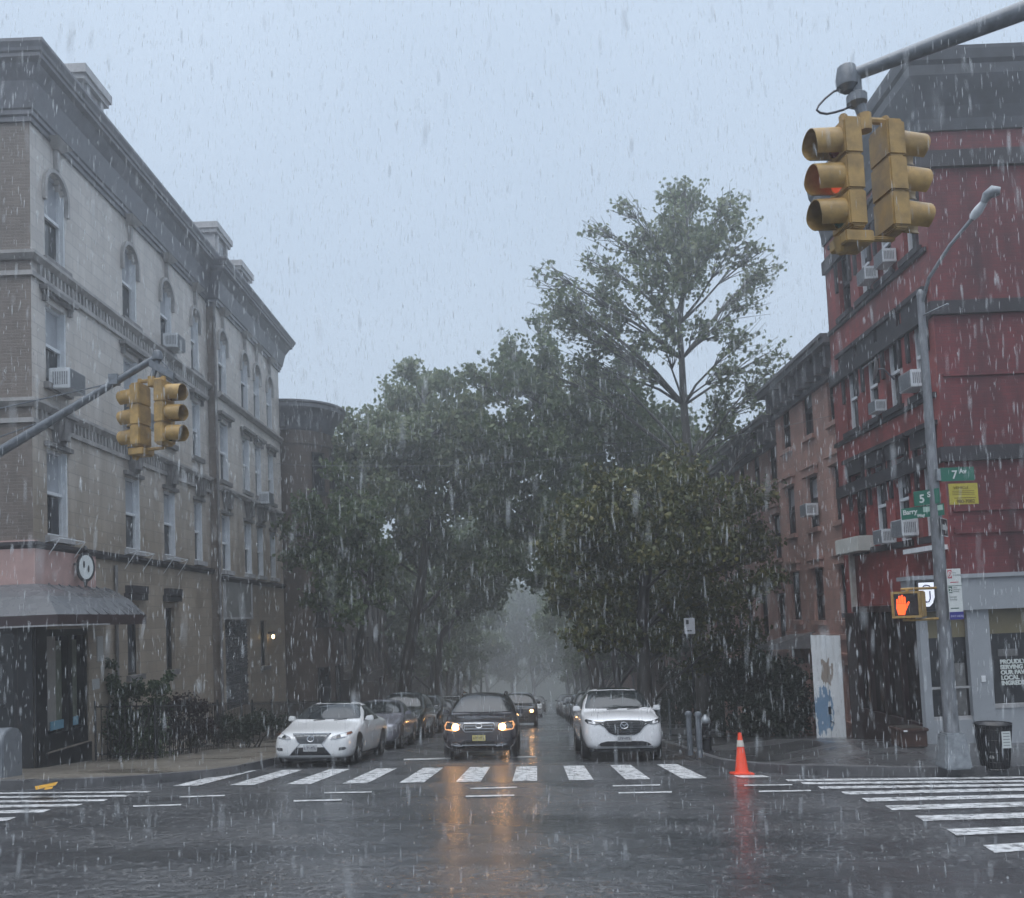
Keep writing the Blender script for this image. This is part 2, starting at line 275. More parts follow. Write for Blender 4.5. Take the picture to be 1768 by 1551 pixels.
def pavement(name, side, m, mk):
    """kerbed pavement with a rounded street corner"""
    fr, Rr = (lc if side < 0 else rc), 3.0
    far = 60*side; cx, cy = fr(AV+Rr)+side*Rr, AV+Rr
    edge = [(far, AV), (side*14.0, AV)]+[(cx-side*Rr*math.sin(R(90)*k/8), cy-Rr*math.cos(R(90)*k/8)) for k in range(9)]+[(fr(y), y) for y in (20, 24, 32, 46, 70, 120, 200, 300)]
    zf = zr if side > 0 else (lambda x, y: zg(x, y)+.15)
    bm = bmesh.new(); bm.faces.new([bm.verts.new((x, y, 0)) for x, y in edge+[(far, 300)]])
    for axis, vals in ((0, [side*v for v in (5, 5.4, 5.8, 6.2, 6.6, 7, 8, 10, 14)]), (1, [15.8, 16.4, 17, 17.4, 18, 19, 20, 22, 24, 26, 28, 40])):
        for v in vals:
            co = [0, 0, 0]; co[axis] = v; no_ = [0, 0, 0]; no_[axis] = 1
            bmesh.ops.bisect_plane(bm, geom=bm.verts[:]+bm.edges[:]+bm.faces[:], plane_co=co, plane_no=no_)
    for v in bm.verts: v.co.z = zf(v.co.x, v.co.y)
    me = bpy.data.meshes.new(name); bm.to_mesh(me); bm.free(); me.materials.append(m)
    o = bpy.data.objects.new(name, me); COL.objects.link(o); tag(o, kind='structure')
    kb = MB(); sec = []
    for i, (x, y) in enumerate(edge):
        a_, b_ = Vector(edge[max(i-1, 0)]), Vector(edge[min(i+1, len(edge)-1)]); d = (b_-a_).normalized(); nrm = Vector((d.y, -d.x, 0))*.075
        zt, zb = zf(x, y)+.008, zg(x, y)-.06; sec.append([Vector((x, y, zb))-nrm, Vector((x, y, zb))+nrm, Vector((x, y, zt))+nrm, Vector((x, y, zt))-nrm])
    for i in range(len(sec)-1):
        for j in range(4): kb.face([sec[i][j], sec[i][(j+1) % 4], sec[i+1][(j+1) % 4], sec[i+1][j]])
    tag(kb.build('kerb', mk), kind='structure')
pavement('pavement', -1, M_walk, M_kerb)
pavement('pavement', 1, M_walk2, M_kerb)
def stripe(b, pix, dz=.006, width=None):
    b.face([(p.x, p.y, p.z) for p in (gr(px, py, dz) for px, py in pix)])
b = MB()                                    # bars of the crosswalk over the side street
y0, y1 = gr(905, 1349).y, gr(905, 1324).y
for k in range(-6, 5):
    xc = gr(905, 1337).x+k*.985
    w_ = .215
    dx = DR*(y1-y0)
    if k == 4: continue
    b.face([(xc-w_, y0, zg(xc-w_, y0)+.006), (xc+w_, y0, zg(xc+w_, y0)+.006), (xc+w_+dx, y1, zg(xc+w_, y1)+.006), (xc-w_+dx, y1, zg(xc-w_, y1)+.006)])
xc = gr(905, 1337).x+4*.985; b.face([(xc-.2, y0, zg(xc-.2, y0)+.006), (xc+.35, y0, zg(xc+.3, y0)+.006), (xc+.3, y0+.45, zg(xc+.3, y0+.45)+.006), (xc-.2, y0+.45, zg(xc-.2, y0+.45)+.006)])
tag(b.build('crosswalk_marking', M_line), kind='structure')
b = MB()                                    # bars of the two crosswalks over the avenue
for (xa, ya, xb, yb, th) in ((1356, 1347.5, 1790, 1342, 3.2), (1382, 1352.5, 1790, 1348.5, 3.6), (1412, 1360, 1790, 1355, 4), (1452, 1369.5, 1790, 1362.5, 5), (1488, 1381, 1790, 1374, 6), (1528, 1395, 1790, 1388, 8), (1580, 1413, 1790, 1407, 9), (1634, 1437, 1790, 1431, 11), (1697, 1466, 1790, 1460, 13)):
    stripe(b, [(xa, ya-th/2), (xb, yb-th/2), (xb, yb+th/2), (xa+th*1.6, ya+th/2)])
for (xb, yb, th) in ((262, 1367, 2.4), (225, 1374, 3.0), (188, 1381.5, 3.6), (143, 1390, 4.2), (88, 1400, 5.2), (28, 1414, 6.5)):
    stripe(b, [(-40, yb+3-th/2), (xb, yb-th/2), (xb-th*2.5, yb+th/2), (-40, yb+3+th/2)])
tag(b.build('crosswalk_marking', M_line), kind='structure')
b = MB()                                    # thin dashes of the cycle crossing and the stop line
for (xa, ya, xb, yb, th) in ((310, 1376, 388, 1373.5, 2), (230, 1392, 313, 1389.5, 2.2), (560, 1369, 642, 1367.5, 2), (507, 1383, 590, 1381, 2.4), (812, 1361.5, 893, 1359.5, 2), (804, 1375, 888, 1373, 2.4), (1058, 1357, 1140, 1355.5, 2), (1068, 1369, 1160, 1367.5, 2.4), (1285, 1356, 1368, 1355, 2), (1310, 1366.5, 1400, 1365, 2.4), (697, 1311.5, 778, 1309.5, 2.4), (880, 1307.5, 925, 1306.5, 2)):
    stripe(b, [(xa, ya-th/2), (xb, yb-th/2), (xb, yb+th/2), (xa, ya+th/2)], .007)
tag(b.build('lane_marking', M_dline), kind='structure')
b = MB()
for q in ([(60, 1358), (100, 1350), (96, 1356), (62, 1364)], [(78, 1360), (92, 1358), (90, 1362), (76, 1364)]): stripe(b, q, .17)
tag(b.build('pavement_paint', mat('orange_spray', (.55, .30, .04), .5, var=.4, vscale=9)), kind='structure')
# ------------------------------------------------------------------ buildings
def wall_with_openings(mb, P, u0, u1, v0, v1, ops, depth=.2):
    """a wall face with reveals; ops = (u0,u1,v0,v1,arched)"""
    O, U, Nn = P; q = lambda u, v, d=0.0: O+U*u+Z3*v-Nn*d
    us = sorted({u0, u1}|{u for o in ops for u in o[:2]}); vs = sorted({v0, v1}|{v for o in ops for v in o[2:4]})
    for i in range(len(us)-1):
        for j in range(len(vs)-1):
            cu, cv = (us[i]+us[i+1])/2, (vs[j]+vs[j+1])/2
            if any(o[0] < cu < o[1] and o[2] < cv < o[3] for o in ops): continue
            mb.face([q(us[i], vs[j]), q(us[i+1], vs[j]), q(us[i+1], vs[j+1]), q(us[i], vs[j+1])])
    for o in ops:
        a, b, c, d = o[:4]
        mb.face([q(a, c), q(b, c), q(b, c, depth), q(a, c, depth)]); mb.face([q(a, c), q(a, d), q(a, d, depth), q(a, c, depth)])
        mb.face([q(b, c), q(b, d), q(b, d, depth), q(b, c, depth)])
        if len(o) > 4 and o[4]:
            r = (b-a)/2; cu = (a+b)/2; n = 10
            arc = [(cu-r*math.cos(math.pi*k/n), d-r+r*math.sin(math.pi*k/n)) for k in range(n+1)]
            for k in range(n):
                (ua, va), (ub, vb) = arc[k], arc[k+1]
                mb.face([q(ua, va), q(ub, vb), q(ub, d), q(ua, d)]); mb.face([q(ua, va), q(ub, vb), q(ub, vb, depth), q(ua, va, depth)])
        else: mb.face([q(a, d), q(b, d), q(b, d, depth), q(a, d, depth)])
def add_window(root, P, u0, u1, v0, v1, arched=False, depth=.2, fm=None, sm=None, rail=.5, blind=.5, fw=.07, sill=True, jamb=False, boards=None):
    fm = fm or M_frame; b = MB(); d = -depth+.02
    top = v1-(u1-u0)/2*.0
    b.pbox(P, u0, u0+fw, v0, top, d, d+.07); b.pbox(P, u1-fw, u1, v0, top, d, d+.07); b.pbox(P, u0+fw, u1-fw, v0, v0+fw, d, d+.07); b.pbox(P, u0+fw, u1-fw, top-fw, top, d, d+.07)
    vm = v0+(v1-v0)*rail
    if rail: b.pbox(P, u0+fw, u1-fw, vm-.035, vm+.035, d+.01, d+.085)
    if jamb: b.pbox(P, u1-.055, u1+.0, v0, v1-(.35 if arched else 0), d+.07, -.012); b.pbox(P, u0, u0+.03, v0, v1-(.35 if arched else 0), d+.07, -.03)
    w = b.build('window', fm, root)
    g = MB(); g.pbox(P, u0+.02, u1-.02, v0+.02, v1-.02, -depth-.01, -depth+.015); g.build('pane', boards or M_glass, w)
    if blind and boards is None:
        k = MB(); k.pbox(P, u0+fw, u1-fw, v1-(v1-v0)*blind, v1-fw, -depth+.018, -depth+.026); k.build('blind', M_blind, w)
    if sill:
        s_ = MB(); s_.pbox(P, u0-.10, u1+.10, v0-.14, v0-.002, -depth, .11); s_.build('sill', sm or M_stone, w)
    return w
def sweep(mb, path, prof):
    """run a moulding profile (outward, height) along a wall path of plan points; outward is to the right of travel"""
    n = len(path); rows = []
    for i, p in enumerate(path):
        p = Vector((p[0], p[1])); ds = []
        if i > 0: ds.append((p-Vector(path[i-1][:2])).normalized())
        if i < n-1: ds.append((Vector(path[i+1][:2])-p).normalized())
        ns = [Vector((d.y, -d.x)) for d in ds]; m = ns[0] if len(ns) == 1 else (ns[0]+ns[1]); m = m.normalized(); k = 1/max(.3, m.dot(ns[0]))
        rows.append([Vector((p.x+m.x*k*o, p.y+m.y*k*o, h)) for o, h in prof])
    k = len(prof)
    for i in range(n-1):
        for j in range(k): mb.face([rows[i][j], rows[i][(j+1) % k], rows[i+1][(j+1) % k], rows[i+1][j]])
    mb.face(rows[0]); mb.face(rows[-1][::-1])
# ---- left corner apartment house
B_side = brick('veil_painted_masonry', (.60, .57, .535), (.52, .49, .46), (.40, .385, .375), rough=.50, bw=.62, bh=.30, var=.22, msize=.010, below_veil=(.56, .50, .43), veil_z=5.6, veil_h=2.2, bump=.35)  # sky glare and haze veil painted into the brick: paler than front, palest above
B_front = brick('brown_wet_brick', (.185, .155, .135), (.145, .12, .105), (.17, .15, .135), rough=.5, var=.35)
M_corn = mat('slate_cornice', (.13, .135, .155), .42, var=.35, vscale=3, rvar=.15)
M_trim = mat('pale_trim', (.36, .36, .37), .45, var=.25, vscale=4)
M_ptrim = mat('pale_wet_trim', (.33, .32, .315), .5, var=.3, vscale=3)
M_ltrim = mat('weathered_stone', (.17, .165, .165), .5, var=.35, vscale=4, bump=.2)
XL, YL, XL2, YB, YE = -9.97, 18.06, -9.66, 28.75, 36.6
LB = thing('corner_apartment_building', 'four storey pale corner apartment house with deep dark cornice and arched top windows', 'building', (XL, YL, -1.5))
PS = (Vector((XL, 0, 0)), Y3, X3); PS2 = (Vector((XL2, 0, 0)), Y3, X3); PF = (Vector((XL, YL, 0)), -X3, -Y3)
c1 = [(18.62, 19.5), (22.42, 23.3), (24.9, 25.75), (27.3, 28.0)]; c2 = [(28.95, 29.8), (31.4, 32.25), (32.95, 33.75), (34.7, 35.5)]
opsA = []; opsB = []
for (a, c) in c1:
    opsA += [(a, c, 9.72, 11.80, True), (a, c, 6.92, 8.72), (a, c, 3.58, 5.50)]
opsA += [(22.42, 23.15, .30, 2.12), (24.9, 25.55, .28, 2.08)]
for (a, c) in c2: opsB += [(a, c, 9.4, 11.6, True), (a, c, 6.4, 8.4), (a, c, 3.35, 5.25)]
opsB += [(29.05, 31.75, -1.35, 1.72), (33.1, 33.95, -.1, 1.65)]
SHOP = (18.5, 20.35, -1.05, 1.55)           # the shop window on the side street
opsA.append(SHOP)
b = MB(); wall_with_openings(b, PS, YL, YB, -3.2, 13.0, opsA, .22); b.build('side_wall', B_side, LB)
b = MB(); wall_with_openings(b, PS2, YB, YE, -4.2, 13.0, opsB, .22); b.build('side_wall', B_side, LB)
opsF = [(1.1, 2.2, 9.7, 11.8, True), (1.1, 2.2, 6.9, 8.7), (1.1, 2.2, 3.6, 5.5), (5, 6, 9.7, 11.8, True), (5, 6, 6.9, 8.7), (5, 6, 3.6, 5.5), (.35, 1.75, -1.05, 1.6), (2.2, 3.6, -1.05, 1.6), (4, 6, -1.05, 1.6)]
b = MB(); wall_with_openings(b, PF, 0, 12, -2.5, 13.0, opsF, .22)
b.build('front_wall', B_front, LB); b = MB(); b.pbox((Vector((XL, YB, 0)), X3, -Y3), .002, .31, -3.2, 13.0, -.02, 0); b.build('return_wall', B_front, LB); b = MB()
b.pbox((Vector((XL2, YE, 0)), -X3, Y3), 0, 10, -4.2, 13.0, -.02, 0)
b.build('rear_wall', B_front, LB)
b = MB(); b.face([(XL-.3, YL+.2, 12.95), (XL-.1, YE, 12.95), (XL-12, YE, 12.95), (XL-12, YL+.2, 12.95)]); b.build('roof', M_stone, LB)
for k, (a, c) in enumerate(c1):
    add_window(LB, PS, a, c, 9.72, 11.80, True, sm=M_ltrim, jamb=True); add_window(LB, PS, a, c, 6.92, 8.72, sm=M_ltrim, jamb=True); add_window(LB, PS, a, c, 3.58, 5.50, sm=M_trim, jamb=True)
for k, (a, c) in enumerate(c2):
    add_window(LB, PS2, a, c, 9.4, 11.6, True, sm=M_ltrim, jamb=True); add_window(LB, PS2, a, c, 6.4, 8.4, sm=M_ltrim, jamb=True); add_window(LB, PS2, a, c, 3.35, 5.25, sm=M_trim, jamb=True)
M_board = mat('boarded_window', (.035, .04, .05), .35, var=.4, vscale=5)
for (a, c, lo, hi) in ((22.42, 23.15, .30, 2.12), (24.9, 25.55, .28, 2.08)): add_window(LB, PS, a, c, lo, hi, fm=M_black, boards=M_board, rail=0, sm=M_ltrim)
add_window(LB, PS2, 33.1, 33.95, -.1, 1.65, fm=M_black, boards=M_board, rail=0, sm=M_ltrim)
for o_ in opsF[:6]: add_window(LB, PF, *o_[:4], sm=M_ltrim)
# ornamental heads over the windows
def heads(P, cols, zz):
    for (a, c) in cols:
        m_ = (a+c)/2
        b = MB()                                # raised arch ring with stem and capital
        n = 12; r0, r1 = (c-a)/2, (c-a)/2+.09; zc = zz[0]-r0; O, U, Nn = P
        pts = lambda r, d: [O+U*(m_-r*math.cos(math.pi*k/n))+Z3*(zc+r*math.sin(math.pi*k/n))+Nn*d for k in range(n+1)]
        A0, A1, B0, B1 = pts(r0, .08), pts(r1, .08), pts(r0, -.05), pts(r1, -.05)
        for k in range(n):
            b.face([A0[k], A0[k+1], A1[k+1], A1[k]]); b.face([A1[k], A1[k+1], B1[k+1], B1[k]]); b.face([A0[k], A0[k+1], B0[k+1], B0[k]])
        b.pbox(P, a-.09, a, zc-.35, zc, -.05, .08); b.pbox(P, c, c+.09, zc-.35, zc, -.05, .08)
        b.pbox(P, m_-.05, m_+.05, zz[0]+.09, zz[0]+.55, -.02, .10)
        q = lambda u, v, d: O+U*u+Z3*v+Nn*d
        b.hexa([q(m_-.10, zz[0]+.55, .14), q(m_+.10, zz[0]+.55, .14), q(m_+.10, zz[0]+.55, 0), q(m_-.10, zz[0]+.55, 0), q(m_-.34, zz[0]+.74, .26), q(m_+.34, zz[0]+.74, .26), q(m_+.34, zz[0]+.74, 0), q(m_-.34, zz[0]+.74, 0)])
        b.build('arch_moulding', M_ptrim, LB)
        b = MB(); b.pbox(P, a-.18, c+.18, zz[1]+.14, zz[1]+.20, -.02, .10); b.pbox(P, a-.24, c+.24, zz[1]+.20, zz[1]+.30, -.02, .18)
        for t in (a-.14, c+.06): b.pbox(P, t, t+.08, zz[1]-.02, zz[1]+.14, -.02, .09)
        b.build('window_hood', M_ltrim, LB)
        b = MB(); b.pbox(P, a-.1, c+.1, zz[2]+.02, zz[2]+.12, -.02, .10)
        b.hexa([q(m_-.17, zz[2]+.12, .13), q(m_+.17, zz[2]+.12, .13), q(m_+.17, zz[2]+.12, 0), q(m_-.17, zz[2]+.12, 0), q(m_-.34, zz[2]+.72, .24), q(m_+.34, zz[2]+.72, .24), q(m_+.34, zz[2]+.72, 0), q(m_-.34, zz[2]+.72, 0)])
        b.pbox(P, m_-.42, m_+.42, zz[2]+.72, zz[2]+.80, -.02, .28); b.pbox(P, m_-.11, m_+.11, zz[2]+.2, zz[2]+.62, .1, .24)
        b.build('keystone', M_ltrim, LB)
heads(PS, c1, (11.80, 8.72, 5.50)); heads(PS2, c2, (11.6, 8.4, 5.25)); heads(PF, [(1.1, 2.2)], (11.8, 8.7, 5.5))
for (a, c) in ((22.42, 23.15), (24.9, 25.55)):
    b = MB(); b.pbox(PS, a-.18, c+.3, 2.25, 2.42, -.02, .12); b.pbox(PS, a-.1, c+.2, 2.42, 2.62, -.02, .18); b.build('window_hood', M_stone, LB)
# string courses: two dentilled, one plain
def course(zs, m, dent=True, proj=.16):
    path = [(XL-12, YL), (XL, YL), (XL, YB), (XL2, YB), (XL2, YE)]
    b = MB(); z = zs
    sweep(b, path[:3], [(-.02, z), (proj*.45, z), (proj, z+.10), (proj, z+.17), (-.02, z+.17)])
    sweep(b, path[3:], [(-.02, z-.25), (proj*.45, z-.25), (proj, z-.15), (proj, z-.08), (-.02, z-.08)])
    if dent:
        sweep(b, path[:3], [(-.02, z-.34), (proj*.4, z-.34), (proj*.4, z-.24), (-.02, z-.24)])
        y = YL+.25
        while y < YB-.1: b.pbox(PS, y, y+.07, z-.24, z-.001, -.02, proj*.42); y += .17
    b.build('string_course', m, LB)
course(9.42, M_ptrim); course(6.25, M_ptrim, True); course(3.22, M_stone, False, .12)
# the deep cornice, in two lengths
prof = [(-.05, 12.45), (.10, 12.45), (.10, 12.60), (.18, 12.64), (.18, 12.78), (.24, 12.82), (.30, 13.05), (.44, 13.6), (.72, 14.02), (.90, 14.12), (.90, 14.24), (.97, 14.27), (1.00, 14.36), (1.10, 14.50), (1.10, 14.60), (-.05, 14.60)]
b = MB(); prof = [(o*.56 if o > 0 else o, 12.45+(h-12.45)*.68) for o, h in prof]; sweep(b, [(XL-12, YL), (XL, YL), (XL, YB)], prof); b.build('cornice', M_corn, LB)
b = MB(); sweep(b, [(XL2-1.4, YB+.02), (XL2, YB+.02), (XL2, YE+.1), (XL2-5, YE+.1)], [(o, h-.18) for o, h in prof]); b.build('cornice', M_corn, LB)
for (ya, yb_, xo, w_, zt) in ((20.55, 21.6, -10.05, .8, 15.3), (29.7, 31.0, -9.95, .8, 15.6), (32.4, 33.6, -9.95, .8, 15.35)):   # dormers on the roof edge
    b = MB(); b.box(xo-w_-.9, xo, ya, yb_, 12.9, zt-.35); b.box(xo-w_-1.0, xo+.12, ya-.12, yb_+.12, zt-.35, zt-.22); b.box(xo-w_-1.05, xo+.18, ya-.18, yb_+.18, zt-.22, zt)
    b.pbox((Vector((xo, 0, 0)), Y3, X3), ya+.1, ya+.25, 14.4, zt-.35, 0, .08); b.pbox((Vector((xo, 0, 0)), Y3, X3), yb_-.25, yb_-.1, 14.4, zt-.35, 0, .08)
    o = b.build('dormer', M_trim, LB); g = MB(); g.pbox((Vector((xo, 0, 0)), Y3, X3), ya+.35, yb_-.35, 14.5, zt-.5, 0, .02); g.build('pane', M_glass, o)
# blocked opening with a panel above
b = MB(); P2 = PS2
b.pbox(P2, 29.05, 31.75, -1.35, 1.72, -.2, -.12)
for i in range(9):
    for j in range(22):
        if random.random() < .12: continue
        b.pbox(P2, 29.1+i*.293, 29.1+i*.293+.2, -1.3+j*.136, -1.3+j*.136+.075, -.12, -.05-.02*random.random())
b.build('blocked_window', mat('lattice_block', (.10, .105, .115), .5, var=.4, vscale=9), LB)
b = MB(); b.pbox(P2, 28.98, 31.85, 1.78, 3.1, -.02, .05); b.build('wall_panel', mat('dull_panel', (.19, .19, .185), .45, var=.2, vscale=2), LB)
b = MB(); 
for q in ((28.9, 31.93, 3.1, 3.18), (28.9, 31.93, 1.70, 1.78), (28.9, 28.98, 1.78, 3.1), (31.85, 31.93, 1.78, 3.1)): b.pbox(P2, *q, -.02, .09)
b.build('panel_frame', M_trim, LB)
# corner shop front: black frames, glass, blinds, pale blue strips
b = MB()
for (a, c) in ((18.5, 18.62), (19.5, 19.68), (20.2, 20.35)): b.pbox(PS, a, c, -1.05, 1.55, -.24, -.04)
b.pbox(PS, 18.5, 20.35, 1.40, 1.55, -.24, -.03); b.pbox(PS, 18.5, 20.35, -1.05, -.70, -.24, -.03)
sf = b.build('shop_window', M_black, LB)
b = MB(); b.pbox(PS, 18.52, 20.33, -.9, 1.5, -.24, -.2); b.build('pane', M_glass, sf)
b = MB(); b.pbox(PS, 18.62, 19.25, -.62, 1.40, -.199, -.19); b.build('blind', mat('taupe_blind', (.30, .285, .27), .4, var=.15), sf)
b = MB(); b.pbox(PS, 19.25, 19.5, -.45, 1.3, -.199, -.192); b.pbox(PS, 19.7, 20.18, -.45, 1.3, -.199, -.192); b.build('curtain', mat('olive_curtain', (.15, .165, .13), .5, var=.2), sf)
b = MB(); b.pbox(PS, 18.95, 19.5, -.64, -.45, -.17, -.15); b.pbox(PS, 19.68, 20.15, -.64, -.45, -.17, -.15); b.build('blue_strip', mat('pale_blue_vinyl', (.16, .32, .42), .4), sf)
for o_ in opsF[6:]:
    b = MB(); a, c, lo, hi = o_[:4]
    b.pbox(PF, a, a+.1, lo, hi, -.22, -.04); b.pbox(PF, c-.1, c, lo, hi, -.22, -.04); b.pbox(PF, a+.1, c-.1, hi-.1, hi, -.22, -.04); b.pbox(PF, a+.1, c-.1, lo, lo+.3, -.22, -.04)
    sf = b.build('shop_window', M_black, LB); b = MB(); b.pbox(PF, a+.02, c-.02, lo+.02, hi-.02, -.24, -.2); b.build('pane', M_glass, sf)
b = MB(); b.pbox(PF, .02, .33, -2, 1.62, -.01, .03); b.pbox(PF, 1.77, 2.18, -2, 1.62, -.01, .03); b.pbox(PF, 3.62, 12, -2, 1.62, -.01, .03); b.pbox(PS, YL, 18.48, -2, 1.62, -.01, .03); b.pbox(PS, 18.48, 20.4, -2.2, -1.07, -.01, .035); b.build('shop_pilaster', M_black, LB)
b = MB(); b.pbox(PF, -.07, 12, 2.48, 3.36, 0, .07); b.pbox(PS, YL, 20.62, 2.48, 3.36, 0, .07); b.pbox(PF, -.10, 12, 3.36, 3.42, 0, .11); b.build('sign_board', mat('faded_pink_board', (.42, .285, .265), .45, var=.2, vscale=2.2, rvar=.1), LB)
M_awn = mat('charcoal_awning', (.11, .115, .125), .28, var=.1, vscale=2.5, rvar=.12)
b = MB()                                    # sloped metal awning round the corner, its valance under it
pth = [(XL-12, YL), (XL, YL), (XL, 21.15)]
sweep(b, pth, [(.0, 2.50), (.14, 2.50), (.62, 2.22), (1.02, 1.82), (1.0, 1.80), (.60, 2.19), (.12, 2.46), (0, 2.46)])
yy = YL+.3
while yy < 21.1:
    b.hexa([Vector((XL+o, yy+t, h)) for (o, h) in ((.14, 2.50), (1.02, 1.82)) for t in (0, .03)]+[Vector((XL+o, yy+t, h+.035)) for (o, h) in ((.14, 2.50), (1.02, 1.82)) for t in (0, .03)]); yy += .42
aw = b.build('awning', M_awn, LB)
b = MB(); sweep(b, pth, [(.985, 1.60), (1.03, 1.60), (1.03, 1.83), (.985, 1.83)]); b.build('valance', mat('maroon_valance', (.04, .024, .026), .4, var=.2), aw)
b = MB(); sweep(b, pth[:2]+[(XL, 19.2)], [(1.032, 1.60), (1.05, 1.60), (1.05, 1.63), (1.032, 1.63)]); b.build('trim_strip', M_trim, aw)
b = MB(); b.pbox(PS, 20.75, 21.05, .75, 1.35, 0, .02); b.pbox(PS, 20.5, 20.85, .1, .35, 0, .015); b.build('notice', mat('paper_notice', (.40, .41, .41), .5), LB)
b = MB(); b.tube([(XL+.06, 21.7, 3.1), (XL+.06, 21.7, -1.6)], .045, 8); b.tube([(XL+.3, YB-.06, 12.4), (XL+.3, YB-.06, -2.5)], .05, 8); b.build('downpipe', M_ltrim, LB)
# window guards under the second floor windows
for (a, c) in (c1[0], c1[1], c1[2]):
    b = MB(); P = PS
    for t in (a-.1, c+.1): b.tube([Vector((XL, t, 3.42)), Vector((XL+.30, t+.05, 3.5))], .011, 5); b.tube([Vector((XL, t, 3.05)), Vector((XL+.30, t+.05, 3.5))], .009, 5)
    b.tube([Vector((XL+.30, a-.1, 3.5)), Vector((XL+.30, c+.15, 3.5))], .011, 5); b.build('bracket', M_frame, LB)
# ---- air conditioners: one built, the rest copied
def make_ac(label, group):
    t = thing('air_conditioner', label, 'air conditioner', (0, 0, 0), group)
    b = MB(); b.box(-.33, .33, -.32, .1, 0, .42); b.build('case', M_ac, t, local=True, bevel=.015)
    b = MB()
    for i in range(11): b.box(-.29, .29, -.332, -.32, .03+i*.034, .03+i*.034+.02)
    b.box(-.3, .3, -.324, -.319, .025, .405); b.build('grille', M_acg, t, local=True)
    b = MB(); 
    for i in range(7):
        b.box(.33, .335, -.28+i*.045, -.255+i*.045, .08, .34)
    b.build('side_vent', M_acg, t, local=True); b = MB()
    for i in range(7): b.box(-.335, -.33, -.28+i*.045, -.255+i*.045, .08, .34)
    b.build('side_vent', M_acg, t, local=True)
    return t
AC = None
def ac(label, X, Y, Z, side, s=1.0, group='air conditioners in the windows'):
    """side +1: on a wall facing +X (left house), -1: facing -X (right houses)"""
    global AC
    if AC is None: AC = make_ac(label, group); o = AC
    else: o = copy_tree(AC)
    o.location = (X, Y, Z); o.rotation_euler = (0, 0, R(90 if side > 0 else -90)); o.scale = (s, s, s); tag(o, label, 'air conditioner', group)
ac('white air conditioner in the third floor window nearest the street corner, pale house', XL+.12, 19.06, 6.80, 1, 1.1)
ac('air conditioner in a third floor window behind the left traffic signal', XL+.12, 22.86, 6.80, 1, 1.1)
ac('air conditioner in an arched top floor window above the left signal arm', XL+.12, 25.33, 9.70, 1)
ac('white air conditioner in the pale house, second floor beside the tree leaves', XL2+.12, 33.35, 6.10, 1, 1.1)
ac('large white air conditioner beside the right lamp post on the red house', 9.0-.08, 18.5, 5.92, -1, .9)
ac('air conditioner on the top floor of the red house, nearer the traffic signal', 9.0-.1, 19.45, 9.05, -1, .75)
ac('air conditioner on the top floor of the red house, farther along the side wall', 9.0-.1, 20.45, 9.05, -1, .75)
ac('small air conditioner on the red house, third floor below the satellite dish', 9.0-.08, 20.45, 5.88, -1, .65)
ac('air conditioner on the red house just above the white box sign', 9.0-.08, 20.5, 2.75, -1, .8)
ac('air conditioner on the red house left of the lamp post, above the shop', 9.0-.08, 19.4, 2.82, -1, .9)
ac('air conditioner on the pink brownstone behind the leaves at right', 9.45-.12, 26.7, 4.1, -1, .9)
# oval shop sign on a bracket
so_ = thing('oval_sign', 'white oval hanging sign with dark ornate frame on the pink board', 'sign', (XL+.2, 19.65, 2.95))
b = MB(); cc = Vector((XL+.30, 19.65, 2.93)); nn = Vector((.75, -.66, 0)).normalized(); uu = Vector((.66, .75, 0)).normalized()
ell = lambda a, c, d, n=24: [cc+uu*(a*math.cos(2*math.pi*k/n))+Z3*(c*math.sin(2*math.pi*k/n))+nn*d for k in range(n)]
b.prism(ell(.20, .34, -.03), nn*.06); b.build('frame', M_black, so_)
b = MB(); b.prism(ell(.155, .275, .032), nn*.012); b.build('face', mat('sign_white', (.62, .66, .66), .4), so_)
b = MB()
for (x, z) in ((-.05, .06), (.05, -.04)): b.prism([cc+uu*(x+.02*math.cos(2*math.pi*k/10))+Z3*(z+.085*math.sin(2*math.pi*k/10))+nn*.045 for k in range(10)], nn*.006)
b.build('mark', M_black, so_)
b = MB(); b.lathe(cc+Z3*.33, [(.03, 0), (.07, .05), (.05, .1), (.015, .16)], 10); b.tube([cc+Z3*.1-nn*.03, Vector((XL+.06, 19.6, 3.0))], .03, 8); b.tube([cc-Z3*.33, cc-Z3*.46], [.05, .02], 8); b.build('bracket', M_black, so_)
# ---- round-bayed house and the rest of the left row
B_brown = brick('brownstone_row', (.115, .085, .07), (.095, .072, .06), (.085, .07, .06), rough=.5, bw=.5, bh=.25, var=.35)
B_brown2 = brick('dark_brick_row', (.085, .06, .052), (.07, .05, .045), (.075, .06, .055), rough=.5, var=.35)
RB = thing('round_bay_house', 'brown brick house with a rounded bay and flaring dark cornice behind the pale house', 'building', (-10, 37, -3.5))
b = MB(); b.box(-24, -9.97, 37.0, 44.0, -5.5, 10.0); b.build('wall', B_brown, RB)
cx, cy, rr = -9.75, 39.0, 1.75
b = MB(); b.lathe((cx, cy, 0), [(rr, -5.5), (rr, 9.3), (rr+.08, 9.3), (rr+.08, 9.55), (rr, 9.55), (rr, 10.0)], 32); b.build('bay', B_brown, RB, smooth=True, angle=50)
b = MB(); b.lathe((cx, cy, 0), [(rr+.02, 9.9), (rr+.12, 10.05), (rr+.2, 10.4), (rr+.55, 10.75), (rr+.62, 10.8), (rr+.62, 10.95), (rr+.70, 11.0), (rr+.70, 11.08), (.2, 11.2)], 32)
b.box(-24, -9.55, 37.0, 44.0, 10.0, 11.0); b.build('cornice', M_corn, RB, smooth=True, angle=35)
